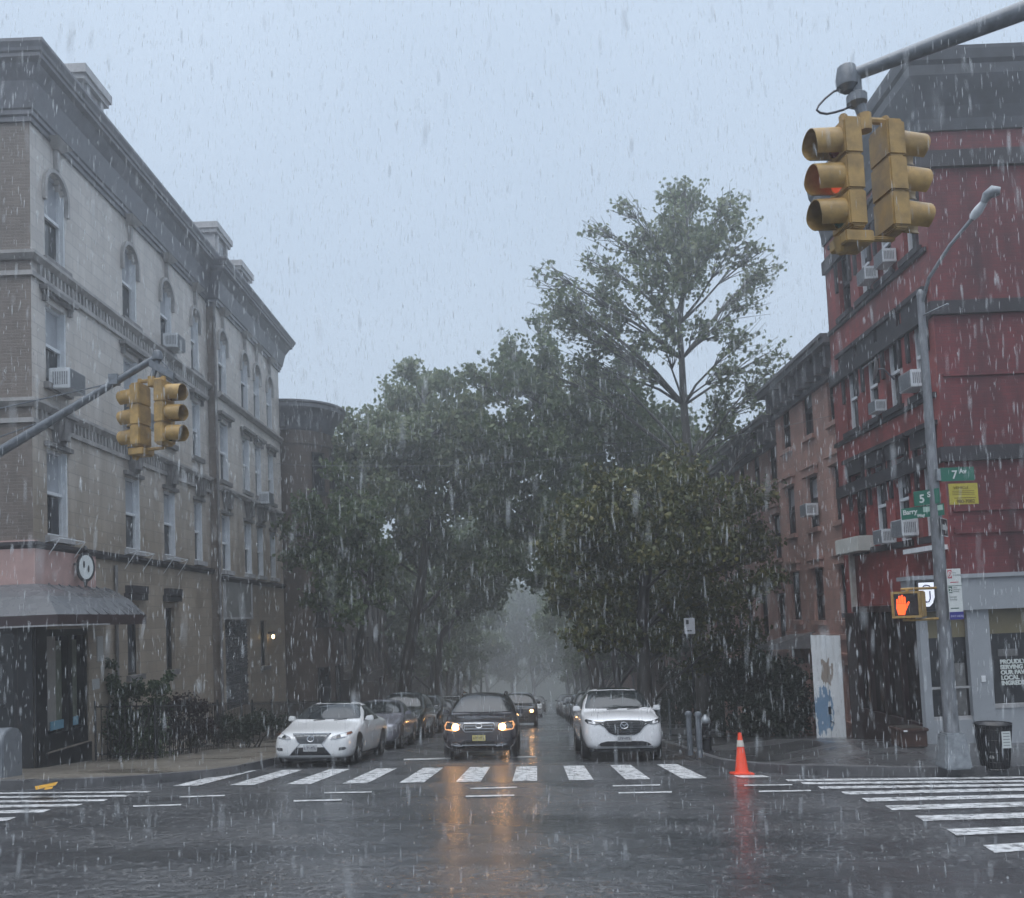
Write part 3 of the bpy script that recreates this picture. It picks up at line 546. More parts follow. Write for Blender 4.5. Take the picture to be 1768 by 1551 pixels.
for zb in (-2.2, 1.4, 4.6, 7.2):
    for th in (-38, 0, 34):
        a = R(th); cu = Vector((cx+math.cos(a)*(rr+.02), cy+math.sin(a)*(rr+.02), 0)); Nn = Vector((math.cos(a), math.sin(a), 0)); U = Vector((-math.sin(a), math.cos(a), 0))
        add_window(RB, (cu, U, Nn), -.32, .32, zb, zb+1.75, depth=.03, fm=M_stone, fw=.05, blind=.0)
    for y in (41.5, 43.0): add_window(RB, (Vector((-9.97, 0, 0)), Y3, X3), y-.4, y+.4, zb, zb+1.75, depth=.03, fm=M_stone, blind=0)
def row_house(name, label, side, X, ya, yb_, zbase, h, wallm, corm, nwin=3, floors=4, stoop=True, cor=.55, winfm=None):
    """a terraced house whose front stands on the plane x=X; side -1 = left row (faces +X)"""
    t = thing(name, label, 'building', (X, (ya+yb_)/2, zbase)); Nn = X3*(-side); P = (Vector((X, 0, 0)), Y3, Nn)
    ops = []; fh = h/floors; wz = []
    for k in range(floors):
        for i in range(nwin):
            c = ya+(yb_-ya)*(i+.5)/nwin; ops.append((c-.45, c+.45, zbase+k*fh+.9, zbase+k*fh+.9+fh*.56))
    b = MB(); wall_with_openings(b, P, ya, yb_, zbase-2, zbase+h, ops, .18); D = side*12
    b.face([(X, ya, zbase-2), (X+D, ya, zbase-2), (X+D, ya, zbase+h), (X, ya, zbase+h)]); b.face([(X, yb_, zbase-2), (X+D, yb_, zbase-2), (X+D, yb_, zbase+h), (X, yb_, zbase+h)])
    b.build('wall', wallm, t)
    b = MB(); b.face([(X, ya, zbase+h), (X+D, ya, zbase+h), (X+D, yb_, zbase+h), (X, yb_, zbase+h)]); b.build('roof', M_stone, t)
    for (a, c, lo, hi) in ops:
        w = add_window(t, P, a, c, lo, hi, depth=.18, fm=winfm or M_stone, fw=.06, blind=.4 if random.random() < .4 else 0, sm=wallm)
        b = MB(); b.pbox(P, a-.14, c+.14, hi+.02, hi+.26, -.02, .12); b.pbox(P, a-.2, c+.2, hi+.26, hi+.34, -.02, .18); b.build('lintel', wallm, w)
    b = MB(); y_ = lambda o, hh: (Nn*o, hh)
    for (o0, o1, h0, h1) in ((0, .12, -.75, -.6), (0, .06, -.6, -.12), (0, .3, -.12, 0), (0, cor, 0, .16), (0, cor+.08, .16, .26)): b.pbox(P, ya+.01, yb_-.01, zbase+h+h0, zbase+h+h1, -.02, o1)
    n = int((yb_-ya)/.8)
    for i in range(n): b.pbox(P, ya+.25+i*.8, ya+.42+i*.8, zbase+h-.62, zbase+h-.001, .02, cor*.8)
    b.build('cornice', corm, t)
    b = MB(); b.pbox(P, ya+.02, yb_-.02, zbase+fh*1.0+.35, zbase+fh*1.0+.5, -.02, .1); b.pbox(P, ya+.02, ya+.2, zbase-2, zbase+h-.8, 0, .05); b.build('band', wallm, t)
    if stoop:
        b = MB(); c = ya+(yb_-ya)*.82; zd = zbase+1.5
        for k in range(8): b.pbox(P, c-.8, c+.8, zd-.19*(k+1)-1.5 if False else zbase-1.0, zd-.19*k, .02+.28*k, .3+.28*k)
        for s_ in (-.95, .8): b.pbox(P, c+s_, c+s_+.15, zbase-1.0, zd-.4, .02, 2.4); b.pbox(P, c+s_, c+s_+.15, zd-.4, zd+.9, .02, 1.0)
        b.build('stoop', wallm, t)
    return t
yy = 44.0; lab = ('dark brick terraced house just past the round bayed house', 'second terraced house down the left row, behind tree trunks', 'third terraced house down the left row', 'fourth terraced house down the left row, fading in the rain', 'fifth terraced house down the left row, fading in the rain', 'sixth terraced house down the left row, hazy', 'farthest terraced house of the left row, almost lost in haze')
for i, wd in enumerate((7, 7, 7, 14, 14, 20, 30)):
    row_house('terraced_house', lab[i], -1, -10.3+DR*(yy-44), yy, yy+wd, zg(-9, yy+wd/2), 12.2-.3*(i % 2), (B_brown2, B_brown)[i % 2], M_corn, nwin=3 if wd < 10 else 5, stoop=i < 3); yy += wd
wl = thing('wall_lamp', 'lit round wall lamp by the last door of the pale house', 'lamp', (XL2, 34.1, 1.0))
b = MB(); b.lathe((XL2+.2, 34.1, .88), [(.02, .04), (.05, .07), (.062, .13), (.05, .18), (.02, .2)], 12); b.build('globe', mat('lamp_globe', (.9, .8, .6), .3, emit=(1, .72, .35), estr=6), wl)
b = MB(); b.box(XL2, XL2+.12, 34.05, 34.15, 1.1, 1.2); b.lathe((XL2+.2, 34.1, 1.12), [(.11, 0), (.09, .05), (.03, .1)], 12); b.build('bracket', M_black, wl)
# ---- red corner building on the right
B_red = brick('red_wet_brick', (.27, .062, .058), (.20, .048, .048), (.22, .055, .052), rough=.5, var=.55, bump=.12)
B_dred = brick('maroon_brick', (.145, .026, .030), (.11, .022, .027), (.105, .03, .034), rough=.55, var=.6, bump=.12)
M_base = mat('dark_maroon_base', (.022, .012, .012), .5, var=.4, vscale=3, rvar=.15)
M_grey = mat('shop_grey', (.30, .32, .345), .42, var=.08, vscale=1.5, rvar=.1, bump=.04)
XR, YR, YRE = 9.0, 17.8, 23.55
RBd = thing('red_corner_building', 'tall red brick corner building with dark stone bands and a grey shop front', 'building', (XR, YR, -1.55))
PR = (Vector((XR, 0, 0)), Y3, -X3); PRF = (Vector((XR, YR, 0)), X3, -Y3)
cr = [18.55, 19.85, 21.05, 22.3]; flo = [(8.95, 10.55), (5.85, 7.55), (2.75, 4.7)]
ops = [(c-.36, c+.36, lo, hi) for c in cr for lo, hi in flo]
b = MB(); wall_with_openings(b, PR, YR, YRE, -2.9, 11.3, ops, .2); b.pbox((Vector((XR, YRE, 0)), X3, Y3), 0, 12, -2.9, 11.3, -.02, 0); b.build('side_wall', B_red, RBd)
opf = [(5.2, 6.2, lo, hi) for lo, hi in flo]+[(7.6, 8.6, lo, hi) for lo, hi in flo]
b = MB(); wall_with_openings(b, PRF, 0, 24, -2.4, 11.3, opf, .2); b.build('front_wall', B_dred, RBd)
for c in cr:
    for k, (lo, hi) in enumerate(flo):
        w = add_window(RBd, PR, c-.36, c+.36, lo, hi, fm=M_frame if c < 21.5 or k == 1 else M_stone, fw=.06, blind=.35 if (k+int(c)) % 3 == 0 else 0, sm=M_stone)
        b = MB(); b.pbox(PR, c-.52, c+.52, hi, hi+.34, -.02, .09); b.pbox(PR, c-.6, c+.6, hi+.34, hi+.44, -.02, .15)
        b.pbox(PR, c-.5, c-.38, hi-.9, hi, -.02, .06); b.pbox(PR, c+.38, c+.5, hi-.9, hi, -.02, .06); b.build('lintel', M_stone, w)
for a, c, lo, hi in opf: add_window(RBd, PRF, a, c, lo, hi, fm=M_stone, blind=0)
def rband(z0, z1, d, m, name='stone_band'):
    b = MB(); sweep(b, [(XR, YRE), (XR, YR), (XR+24, YR)], [(-.02, z0), (d, z0), (d, z1), (-.02, z1)][::-1]); b.build(name, m, RBd)
def rband2(z0, z1, d, m, name='stone_band'):
    b = MB(); b.pbox(PRF, -d, 24, z0, z1, -.02, d); b.pbox(PR, YR, YRE, z0, z1, -.02, d-.004); b.build(name, m, RBd)
rband2(10.45, 10.8, .10, M_stone); rband2(7.30, 7.58, .10, M_stone); rband2(4.22, 4.52, .10, M_stone)
for z0, z1 in ((6.0, 6.06), (3.18, 3.26), (2.72, 2.86)): 
    b = MB(); b.pbox(PRF, .1, 24, z0, z1, -.02, .05); b.build('brick_course', B_dred, RBd)
for z0 in (8.72, 5.62): 
    b = MB(); b.pbox(PR, YR+.1, YRE, z0, z0+.10, -.02, .07); b.build('sill_course', M_stone, RBd)
b = MB()
prR = [(o*.5 if o > 0 else 0, 11.25+(h-12.3)*.98) for o, h in ((.0, 12.3), (.10, 12.3), (.12, 12.55), (.22, 12.8), (.45, 13.2), (.56, 13.4), (.56, 13.62), (.66, 13.7), (.72, 13.9), (.72, 13.98), (0, 13.98))]
def loft_cornice():
    rows = []
    for o, h in prR: rows.append([Vector((XR-o, YRE, h)), Vector((XR-o, YR-o, h)), Vector((XR+24, YR-o, h))])
    for i in range(len(rows)-1):
        for j in range(2): b.face([rows[i][j], rows[i][j+1], rows[i+1][j+1], rows[i+1][j]])
    b.face([r[0] for r in rows]+[Vector((XR+2, YRE, 12.89)), Vector((XR+2, YRE, 11.25))])
    b.face([Vector((XR, YRE, 12.88)), Vector((XR, YR, 12.88)), Vector((XR+24, YR, 12.88)), Vector((XR+24, YRE, 12.88))])
loft_cornice()
b.build('cornice', mat('dark_slate_cornice', (.045, .05, .06), .45, var=.35, vscale=3), RBd)
M_win2 = mat('shop_glass', (.016, .017, .02), .06, spec=.6)
XS, YS = 8.12, 17.5                          # the shop front stands a little proud of both walls
b = MB(); b.box(XS-.1, 33, YS-.12, YR+.02, 1.16, 1.80); b.box(XS-.1, XR, YR+.02, 18.0, 1.16, 1.80); b.box(XS-.16, 33, YS-.18, YR, 1.80, 1.88); b.box(XS-.16, XR, YR, 18.05, 1.80, 1.879); b.build('fascia', M_grey, RBd)
b = MB(); b.box(XS, XS+.16, YS, YS+.16, -2.3, 1.16); b.box(9.06, 9.50, YS-.03, YR, -2.3, 1.16); b.box(13.6, 14.1, YS-.03, YR, -2.3, 1.16); b.box(8.28, 9.06, YS+.02, YR, -2.3, -1.02); b.box(9.5, 13.6, YS+.02, YR, -2.3, -.82); b.box(14.1, 33, YS+.02, YR, -2.3, -.82); b.build('shop_pilaster', M_grey, RBd)
b = MB(); b.box(XS, XS+.1, YS+.2, 20.8, -2.6, -1.1); b.build('side_base', M_base, RBd); b = MB(); b.box(XS-.02, XR, YR+.25, 20.85, 1.165, 1.30); b.build('side_lintel', M_base, RBd)
b = MB(); b.box(8.28, 9.06, YS+.03, YS+.08, -1.02, -.95); b.box(9.5, 13.6, YS+.0, YS+.1, -.82, -.74); b.box(11.5, 11.58, YS+.02, YS+.1, -.74, 1.16); b.box(8.28, 9.06, YS+.03, YS+.09, -.4, -.36)
sw = b.build('shop_window', M_trim, RBd)
b = MB(); b.box(8.28, 9.06, YS+.09, YS+.11, -.98, 1.16); b.box(9.5, 13.6, YS+.11, YS+.13, -.78, 1.16); b.box(14.1, 33, YS+.11, YS+.13, -.82, 1.16); b.build('pane', M_win2, sw)
b = MB(); b.box(8.28, 9.06, YS+.07, YS+.088, .62, 1.16); b.box(9.5, 13.6, YS+.09, YS+.108, .66, 1.16); b.build('blind', mat('ochre_blind', (.17, .145, .085), .4, var=.15, vscale=2), sw)
b = MB(); b.box(8.62, 9.0, YS+.07, YS+.086, -.95, .1); b.box(9.7, 10.1, YS+.09, YS+.106, .2, .34); b.build('display_board', mat('shop_display', (.12, .12, .12), .4, var=.35), sw)
M_let = mat('white_vinyl', (.62, .66, .64), .5)
lettering('PROUDLY\nSERVING\nOUR FAVORITE\nLOCAL\nINGREDIENTS', .115, (9.72, YS+.08, .05), X3, Z3, 'lettering', M_let, sw, depth=.004, bold=.006)
b = MB(); b.box(XS+.1, XS+.14, YS+.2, 20.8, -1.1, 1.16); b.build('pane', mat('side_glass', (.02, .016, .016), .1, spec=.5), RBd)
b = MB()
for y in (18.4, 19.3, 20.1, 20.75): b.box(XS+.0, XS+.1, y, y+.1, -1.1, 1.16)
b.build('mullion', M_base, RBd)
b = MB(); b.box(9.26, 9.34, YS-.05, YS-.032, -.28, -.16); b.build('sticker', M_white, RBd)
b = MB(); b.pbox(PR, 20.85, YRE, -2.9, 1.05, -.02, .07); b.pbox(PR, 20.9, 21.2, -2.9, 1.0, .07, .12); b.pbox(PR, 22.2, 22.5, -2.9, 1.0, .07, .12); b.pbox(PR, 20.8, YRE, 1.0, 1.12, -.02, .15); b.build('ground_floor_cladding', M_base, RBd)
b = MB(); b.pbox(PR, 21.35, 22.1, -.6, .6, .07, .1); b.build('shutter', mat('rusty_shutter', (.06, .035, .03), .4, var=.4), RBd)
# shop sign: white shield on black by the lamp post
ss = thing('shop_sign', 'white shield shaped shop sign on a black panel behind the pedestrian signal', 'sign', (8.3, YS-.14, 1.3))
b = MB(); b.box(8.02, 8.62, YS-.17, YS-.125, 1.18, 1.78); b.build('panel', M_black, ss)
b = MB(); cx, cz = 8.22, 1.5; b.prism([(cx+x, YS-.172, cz+z) for x, z in ((-.15, .24), (.15, .24), (.15, -.06), (.11, -.17), (.04, -.24), (-.04, -.24), (-.11, -.17), (-.15, -.06))], (0, -.02, 0)); b.build('shield', mat('lit_shield', (.8, .82, .86), .4, emit=(.85, .88, 1), estr=.35), ss)
b = MB(); M_blue = mat('navy_ink', (.02, .025, .12), .4)
b.tube([(cx+.07*math.cos(2*math.pi*k/14), YS-.195, cz+.15+.035*math.sin(2*math.pi*k/14)) for k in range(15)], .012, 5)
b.tube([(cx+.06, YS-.195, cz+.07), (cx+.06, YS-.195, cz-.08), (cx+.03, YS-.195, cz-.14), (cx-.02, YS-.195, cz-.15), (cx-.06, YS-.195, cz-.11)], .014, 5); b.build('emblem', M_blue, ss)
# white box sign with its pipe, satellite dish, small white shelf
bx = thing('box_sign', 'blank cream box sign projecting from the red side wall with a pipe below', 'sign', (XR, 22.6, 2.75))
b = MB(); b.box(XR-.42, XR, 21.5, 23.0, 2.66, 3.05); b.build('box', mat('cream_box', (.52, .52, .49), .45, var=.12, vscale=2), bx, bevel=.02)
b = MB(); b.box(XR-.2, XR-.08, 22.6, 22.72, 1.15, 2.66); b.build('pipe', mat('cream_pipe', (.40, .39, .36), .45, var=.2), bx)
sd = thing('satellite_dish', 'round grey satellite dish on the red side wall', 'satellite dish', (XR-.3, 20.45, 6.5))
b = MB(); dc = Vector((XR-.38, 19.75, 6.75)); dn = Vector((-.85, .40, .16)).normalized(); ua = dn.cross(Z3).normalized(); ub = dn.cross(ua); rings = []
for r_, h in ((0.02, 0), (.12, .012), (.20, .035), (.27, .07), (.275, .065)): rings.append([dc+(ua*math.cos(2*math.pi*k/20)+ub*math.sin(2*math.pi*k/20))*r_+dn*h for k in range(20)])
for i in range(4):
    for k in range(20): b.face([rings[i][k], rings[i][(k+1) % 20], rings[i+1][(k+1) % 20], rings[i+1][k]])
b.build('dish', mat('dish_grey', (.34, .35, .36), .4), sd, smooth=True)
b = MB(); b.tube([dc, dc-dn*.12, Vector((XR, 19.8, 6.5))], .02, 6); b.tube([dc-ub*.28, dc+dn*.34], .012, 6); b.build('arm', M_dgalv, sd)
b = MB(); b.pbox(PR, 17.9, 19.3, 2.42, 2.52, 0, .3); tag(b.build('white_shelf', M_white, None), 'long white ledge box under the red wall windows left of the lamp post', 'ledge')
# peeling plywood gate between the red building and the first brownstone
gt = thing('plywood_gate', 'tall white plywood gate with peeling blue and brown paint', 'gate', (9.15, 25, -2.6))
M_ply = bpy.data.materials.new('peeling_paint'); M_ply.use_nodes = True
n = M_ply.node_tree; pb = n.nodes['Principled BSDF']; pb.inputs['Roughness'].default_value = .4
g_ = n.nodes.new('ShaderNodeNewGeometry'); sp = n.nodes.new('ShaderNodeSeparateXYZ'); n.links.new(g_.outputs['Position'], sp.inputs[0])
nz = n.nodes.new('ShaderNodeTexNoise'); nz.inputs['Scale'].default_value = 3.2; nz.inputs['Detail'].default_value = 6; mpp = n.nodes.new('ShaderNodeMapping'); mpp.inputs['Scale'].default_value = (4.2, 2.4, .9); n.links.new(g_.outputs['Position'], mpp.inputs['Vector']); n.links.new(mpp.outputs['Vector'], nz.inputs['Vector'])
def patch(yc, zc, ry, rz, base, colr):
    def mth(op, a, b_=None, c=None):
        q = n.nodes.new('ShaderNodeMath'); q.operation = op
        for i, v in enumerate((a, b_, c)):
            if v is None: continue
            if isinstance(v, (int, float)): q.inputs[i].default_value = v
            else: n.links.new(v, q.inputs[i])
        return q.outputs[0]
    dy = mth('DIVIDE', mth('SUBTRACT', sp.outputs['X'], yc), ry); dz = mth('DIVIDE', mth('SUBTRACT', sp.outputs['Z'], zc), rz)
    d = mth('ADD', mth('MULTIPLY', dy, dy), mth('MULTIPLY', dz, dz)); f = mth('LESS_THAN', mth('MULTIPLY_ADD', nz.outputs['Fac'], 6.0, mth('SUBTRACT', d, 3.0)), 1.0)
    m_ = n.nodes.new('ShaderNodeMix'); m_.data_type = 'RGBA'; n.links.new(f, m_.inputs['Factor'])
    if isinstance(base, tuple): m_.inputs['A'].default_value = (*base, 1)
    else: n.links.new(base, m_.inputs['A'])
    m_.inputs['B'].default_value = (*colr, 1); return m_.outputs['Result']
r_ = n.nodes.new('ShaderNodeValToRGB'); r_.color_ramp.elements[0].position = .3; r_.color_ramp.elements[1].position = .5; r_.color_ramp.elements[0].color = (.60, .62, .63, 1); r_.color_ramp.elements[1].color = (.74, .77, .79, 1); n.links.new(nz.outputs['Fac'], r_.inputs['Fac'])
c_ = patch(8.37, -1.5, .22, .62, r_.outputs['Color'], (.17, .28, .42)); c_ = patch(8.50, -.5, .13, .34, c_, (.30, .25, .21)); n.links.new(c_, pb.inputs['Base Color'])
ga, gbv, gc = Vector((8.86, 23.8, 0)), Vector((8.53, 24.0, 0)), Vector((8.20, 24.2, 0)); gu = (gc-ga).normalized(); gn = Vector((-gu.y, gu.x, 0)); gn = gn if gn.y < 0 else -gn
b = MB(); b.pbox((ga, gu, gn), 0, .378, -2.50, .52, 0, .035); b.build('panel', M_ply, gt)
b = MB(); b.pbox((ga, gu, gn), .388, .775, -2.40, .54, 0, .032); b.build('panel', M_ply, gt)
b = MB(); b.pbox((ga, gu, gn), .35, .42, -1.62, -1.42, .036, .06); b.tube([ga+gu*.39+gn*.06+Z3*-1.8, ga+gu*.28+gn*.06+Z3*-1.86], .012, 6); b.build('latch', M_black, gt)
b = MB(); b.pbox((ga, gu, gn), .02, .76, -2.6, .45, -.07, -.004); b.build('frame', M_base, gt)
# ---- brownstones of the right row
B_pink = brick('pink_brownstone', (.42, .25, .21), (.36, .22, .19), (.28, .19, .17), rough=.5, bw=.6, bh=.3, var=.3, msize=.008)
B_pink2 = brick('rose_brownstone', (.34, .21, .18), (.30, .18, .16), (.24, .17, .15), rough=.5, bw=.6, bh=.3, var=.3, msize=.008)
lab = ('pink brownstone with dark cornice next to the red corner building', 'second brownstone of the right row, half hidden by the dense tree', 'third brownstone of the right row behind the trees', 'fourth house of the right row, mostly hidden by leaves', 'fifth house of the right row behind hazy trees', 'farthest house of the right row, lost in haze')
yy = 23.75
for i, wd in enumerate((6.6, 6.4, 6.4, 14, 22, 40)):
    row_house('brownstone_house', lab[i], 1, 9.5+DR*(yy-24), yy, yy+wd, zg(9, yy+wd/2)-.1, 11.55-.15*(i % 2), (B_pink, B_pink2)[i % 2], mat('row_cornice', (.12, .12, .13), .45, var=.3), nwin=3 if wd < 10 else 6, stoop=i < 3, cor=.6); yy += wd
dk = thing('door_canopy', 'small grey sloped canopy over a door beyond the white gate', 'canopy', (8.8, 28.6, .3))
b = MB(); b.hexa([(8.0, 27.6, .0), (9.6, 27.6, .0), (9.6, 29.8, -.1), (8.0, 29.8, -.1), (8.0, 27.6, .12), (9.6, 27.6, .55), (9.6, 29.8, .45), (8.0, 29.8, .02)]); b.build('roof', mat('canopy_grey', (.16, .165, .175), .35, var=.2), dk)
b = MB(); b.tube([(8.1, 27.7, 0), (8.1, 27.7, -2.7)], .04, 6); b.tube([(8.1, 29.7, -.05), (8.1, 29.7, -2.9)], .04, 6); b.build('post', M_black, dk)
# tall hazy roof glimpsed between the tree tops
gb = thing('gabled_building', 'far building with a pointed roof showing between the tree tops', 'building', (12, 62, -6))
b = MB(); b.box(9.5, 17, 60, 66, -7, 11.8); b.build('wall', B_brown2, gb)
b = MB(); b.prism([(9.2, 59.8, 11.8), (17.3, 59.8, 11.8), (12.6, 59.8, 14.2)], (0, 6.5, 0)); b.build('roof', mat('blue_slate', (.10, .115, .15), .4, var=.2), gb)
# ------------------------------------------------------------------ street furniture
def signal_pair(name, label, org, yaw, gap, red=False):
    """two three-lamp heads back to back under one hanger; org = hanger foot"""
    t = thing(name, label, 'traffic light', org); o = Vector(org); ax = Vector((math.cos(yaw), math.sin(yaw), 0))
    heads_ = []
    for s_ in (-1, 1):
        f = ax*s_; side = Vector((-f.y, f.x, 0)); c = o+f*gap+Z3*(-.62)
        q = lambda a, u, v: c+f*a+side*u+Z3*v
        b = MB()
        for k in (-1, 0, 1):
            z0, z1 = k*.357-.172, k*.357+.172
            b.hexa([q(-.10, -.17, z0), q(.09, -.17, z0), q(.09, .17, z0), q(-.10, .17, z0), q(-.10, -.17, z1), q(.09, -.17, z1), q(.09, .17, z1), q(-.10, .17, z1)])
        b.hexa([q(-.08, -.15, -.56), q(.06, -.15, -.56), q(.06, .15, -.56), q(-.08, .15, -.56), q(-.09, -.16, .56), q(.07, -.16, .56), q(.07, .16, .56), q(-.09, .16, .56)])
        b.tube([q(-.01, 0, .55), q(-.01, 0, .66)], .045, 10)
        h = b.build('signal_head', M_yellow, t, bevel=.022)
        for k in (1, 0, -1):
            b = MB(); n_ = 18; zc = k*.357; rows = [[], [], [], []]
            for j in range(n_+1):
                a = R(-58)+R(296)*j/n_; cu, sv = math.cos(a), math.sin(a); ln = .29-.05*max(0, -sv)
                for ri, (rad, dep) in enumerate(((.152, .085), (.146, .085+ln), (.138, .085+ln), (.144, .085))): rows[ri].append(q(dep, cu*rad, zc+sv*rad-.02*(dep > .1)))
            for ri in range(4):
                for j in range(n_): b.face([rows[ri][j], rows[ri][j+1], rows[(ri+1) % 4][j+1], rows[(ri+1) % 4][j]])
            b.build('visor', M_yellow, h, smooth=True, angle=50)
            col = ((.10, .012, .010), (.12, .07, .01), (.01, .07, .045))[1-k]
            b = MB(); rr_ = [[q(.088+dd, math.cos(2*math.pi*j/16)*ra, zc+math.sin(2*math.pi*j/16)*ra) for j in range(16)] for ra, dd in ((.135, 0), (.1, .03), (.04, .045))]
            for i in range(2):
                for j in range(16): b.face([rr_[i][j], rr_[i][(j+1) % 16], rr_[i+1][(j+1) % 16], rr_[i+1][j]])
            b.face(rr_[2]); b.build('lens', mat('lens_%s' % ('red', 'amber', 'green')[1-k], col, .15), h, smooth=True)
        heads_.append(c)
    b = MB(); b.tube([heads_[0]+Z3*.61, heads_[1]+Z3*.61], .035, 8); b.tube([o-Z3*.12, o+Z3*.05], .07, 10); b.build('top_bracket', M_yellow, t)
    b = MB(); b.tube([heads_[0]-Z3*.6, heads_[1]-Z3*.6], .03, 8); pf = heads_[0]-Z3*.6-ax*.10; b.tube([pf+Z3*.0, pf-Z3*.16], [.085, .05], 10)
    perp = Vector((-ax.y, ax.x, 0)); b.hexa([heads_[0]+Vector(p) for p in [tuple(perp*a+ax*c_+Z3*z) for z in (-.70, -.58) for a, c_ in ((-.16, -.14), (.16, -.14), (.16, .16), (-.16, .16))]]); b.build('bottom_bracket', M_yellow, t, bevel=.02)
    return t
# right signal, hung from the near mast arm
pR = at(1492, 207, 8.4)
sgr = signal_pair('traffic_signal', 'yellow traffic signal pair hanging at upper right in front of the red building', pR, R(9), .235)
for h_ in sgr.children:                     # glow painted on the left head's amber lens for a red visor reflection
    if h_.name.startswith('signal_head'):
        for l_ in h_.children:
            if l_.name.startswith('lens') and l_.data.materials[0].name == 'lens_amber': l_.data.materials[0] = mat('lens_visor_glow', (.5, .08, .03), .2, emit=(1, .13, .05), estr=.22)
        break
tip = at(1462, 134, 8.4)
ma = thing('signal_mast_arm', 'grey steel mast arm entering at upper right, carrying the near signal', 'mast arm', (tip.x+6, 8.0, -1.0))
e1 = at(1790, 10, 8.1)
dirv = (e1-tip)
b = MB(); b.tube([tip, tip+dirv*.5, e1, e1+dirv*.9+Z3*-.1, e1+dirv*1.9-Z3*.5], [.062, .078, .095, .115, .13], 14); b.lathe(tip-Z3*.1, [(.05, -.05), (.105, 0), (.11, .1), (.09, .2), (.03, .24)], 12); b.build('arm', M_dgalv, ma, smooth=True)
pe = e1+dirv*1.9-Z3*.5
b = MB(); b.tube([(pe.x, pe.y, zg(pe.x, pe.y)), (pe.x, pe.y, pe.z+.5)], [.15, .11], 14); b.build('post', M_dgalv, ma, smooth=True)
hx = Vector((pR.x, pR.y, 0))
b = MB(); b.tube([tip+dirv*.045, Vector((pR.x-.06, pR.y, pR.z+.25)), Vector((pR.x, pR.y, pR.z))], [.055, .06, .05], 10); b.lathe(Vector((pR.x-.06, pR.y, pR.z+.20)), [(.03, -.08), (.10, -.03), (.10, .05), (.04, .1)], 12); b.build('hanger', M_dgalv, ma)
b = MB(); b.tube([tip-Z3*.1, at(1440, 158, 8.4), at(1425, 170, 8.4), at(1414, 182, 8.4), at(1410, 190, 8.4), at(1416, 195, 8.4), at(1428, 197, 8.4), at(1442, 194, 8.4), at(1456, 190, 8.4), pR+Z3*.2], .011, 6); b.build('cable', mat('black_cable', (.02, .018, .03), .4), ma)
# left signal on the far left mast arm
pL = at(262, 656, 14.9)
signal_pair('traffic_signal', 'yellow traffic signal pair hanging at left in front of the pale house', pL, R(-14), .245)
tip = at(272, 616, 14.9); e1 = at(-40, 804, 14.9); dirv = e1-tip
ml = thing('signal_mast_arm', 'grey steel mast arm rising from the left edge, carrying the far signal', 'mast arm', (e1.x-2, 14.9, zg(-14, 15)))
pe = e1+dirv*.45
b = MB(); b.tube([tip, tip+dirv*.5, e1, pe], [.055, .072, .09, .10], 12); b.lathe(tip-Z3*.06, [(.03, -.03), (.085, .0), (.095, .07), (.07, .15), (.02, .18)], 12); b.build('arm', M_dgalv, ml, smooth=True)
b = MB(); b.tube([(pe.x, pe.y, zg(pe.x, pe.y)), (pe.x, pe.y, pe.z+3.2)], [.15, .10], 12); b.build('post', M_dgalv, ml, smooth=True)
b = MB(); tt = tip+dirv*.24; b.tube([tt, at(-30, 712, 14.9), Vector((pe.x, pe.y, pe.z+2.4))], .014, 5); b.tube([tip+dirv*.53, at(-30, 790, 14.9)+Z3*.25], .012, 5); b.box(tt.x-.08, tt.x+.08, tt.y-.07, tt.y+.07, tt.z-.04, tt.z+.14); b.build('tie_rod', M_dgalv, ml)
b = MB(); b.tube([tip+Z3*-.08, pL+Z3*.02], .05, 8); b.hexa([pL+Vector(p) for p in ((-.02, -.06, .22), (.38, -.05, -.02), (.38, .05, -.02), (-.02, .06, .22), (-.02, -.06, .36), (.40, -.05, .10), (.40, .05, .10), (-.02, .06, .36))]); b.tube([tip, tip+Vector((.16, 0, -.18)), tip+Vector((.27, 0, -.5)), pL+Vector((.25, 0, .02))], .012, 6); b.build('hanger', M_dgalv, ml)
# lamp post on the right corner with its base, luminaire and control box
YP = 14.9
pb_ = at(1647, 1322, YP); pt = at(1592, 512, YP); xb = pb_.x
lp = thing('lamp_post', 'tall grey street lamp post with a curved arm on the right corner', 'street lamp', (xb, YP, pb_.z))
b = MB(); b.tube([(xb, YP, pb_.z+.5), (xb, YP, pb_.z+3), (xb, YP, pt.z)], [.125, .108, .058], 10); b.lathe((xb, YP, pt.z), [(.06, 0), (.065, .05), (.03, .12)], 10)
for z in (1.35, 2.2, 2.75, 3.05, 3.75, 4.2): b.lathe((xb, YP, pb_.z+z), [(.13-.008*z, 0), (.13-.008*z, .03)], 10)
b.build('pole', mat('weathered_pole', (.18, .19, .205), .42, metal=.2, var=.45, vscale=5, rvar=.12, stretch=(2, 2, .6)), lp, smooth=True)
b = MB(); b.hexa([(xb-.23, YP-.2, pb_.z-.04), (xb+.23, YP-.2, pb_.z-.04), (xb+.23, YP+.2, pb_.z-.04), (xb-.23, YP+.2, pb_.z-.04), (xb-.17, YP-.15, pb_.z+.56), (xb+.17, YP-.15, pb_.z+.56), (xb+.17, YP+.15, pb_.z+.56), (xb-.17, YP+.15, pb_.z+.56)]); b.build('base', M_galv, lp, bevel=.03)
l1 = at(1604, 480, 14.6); l2 = at(1640, 424, 14.2); l3 = at(1678, 378, 13.9); l4 = at(1690, 362, 13.8)
b = MB(); b.tube([Vector((xb, YP, pt.z-.15)), at(1597, 505, 14.8), l1, l2, l3], [.04, .035, .032, .03, .03], 8); b.tube([Vector((xb, YP, pt.z-.35)), at(1637, 525, 14.3)], .018, 6); b.build('arm', M_galv, lp, smooth=True)
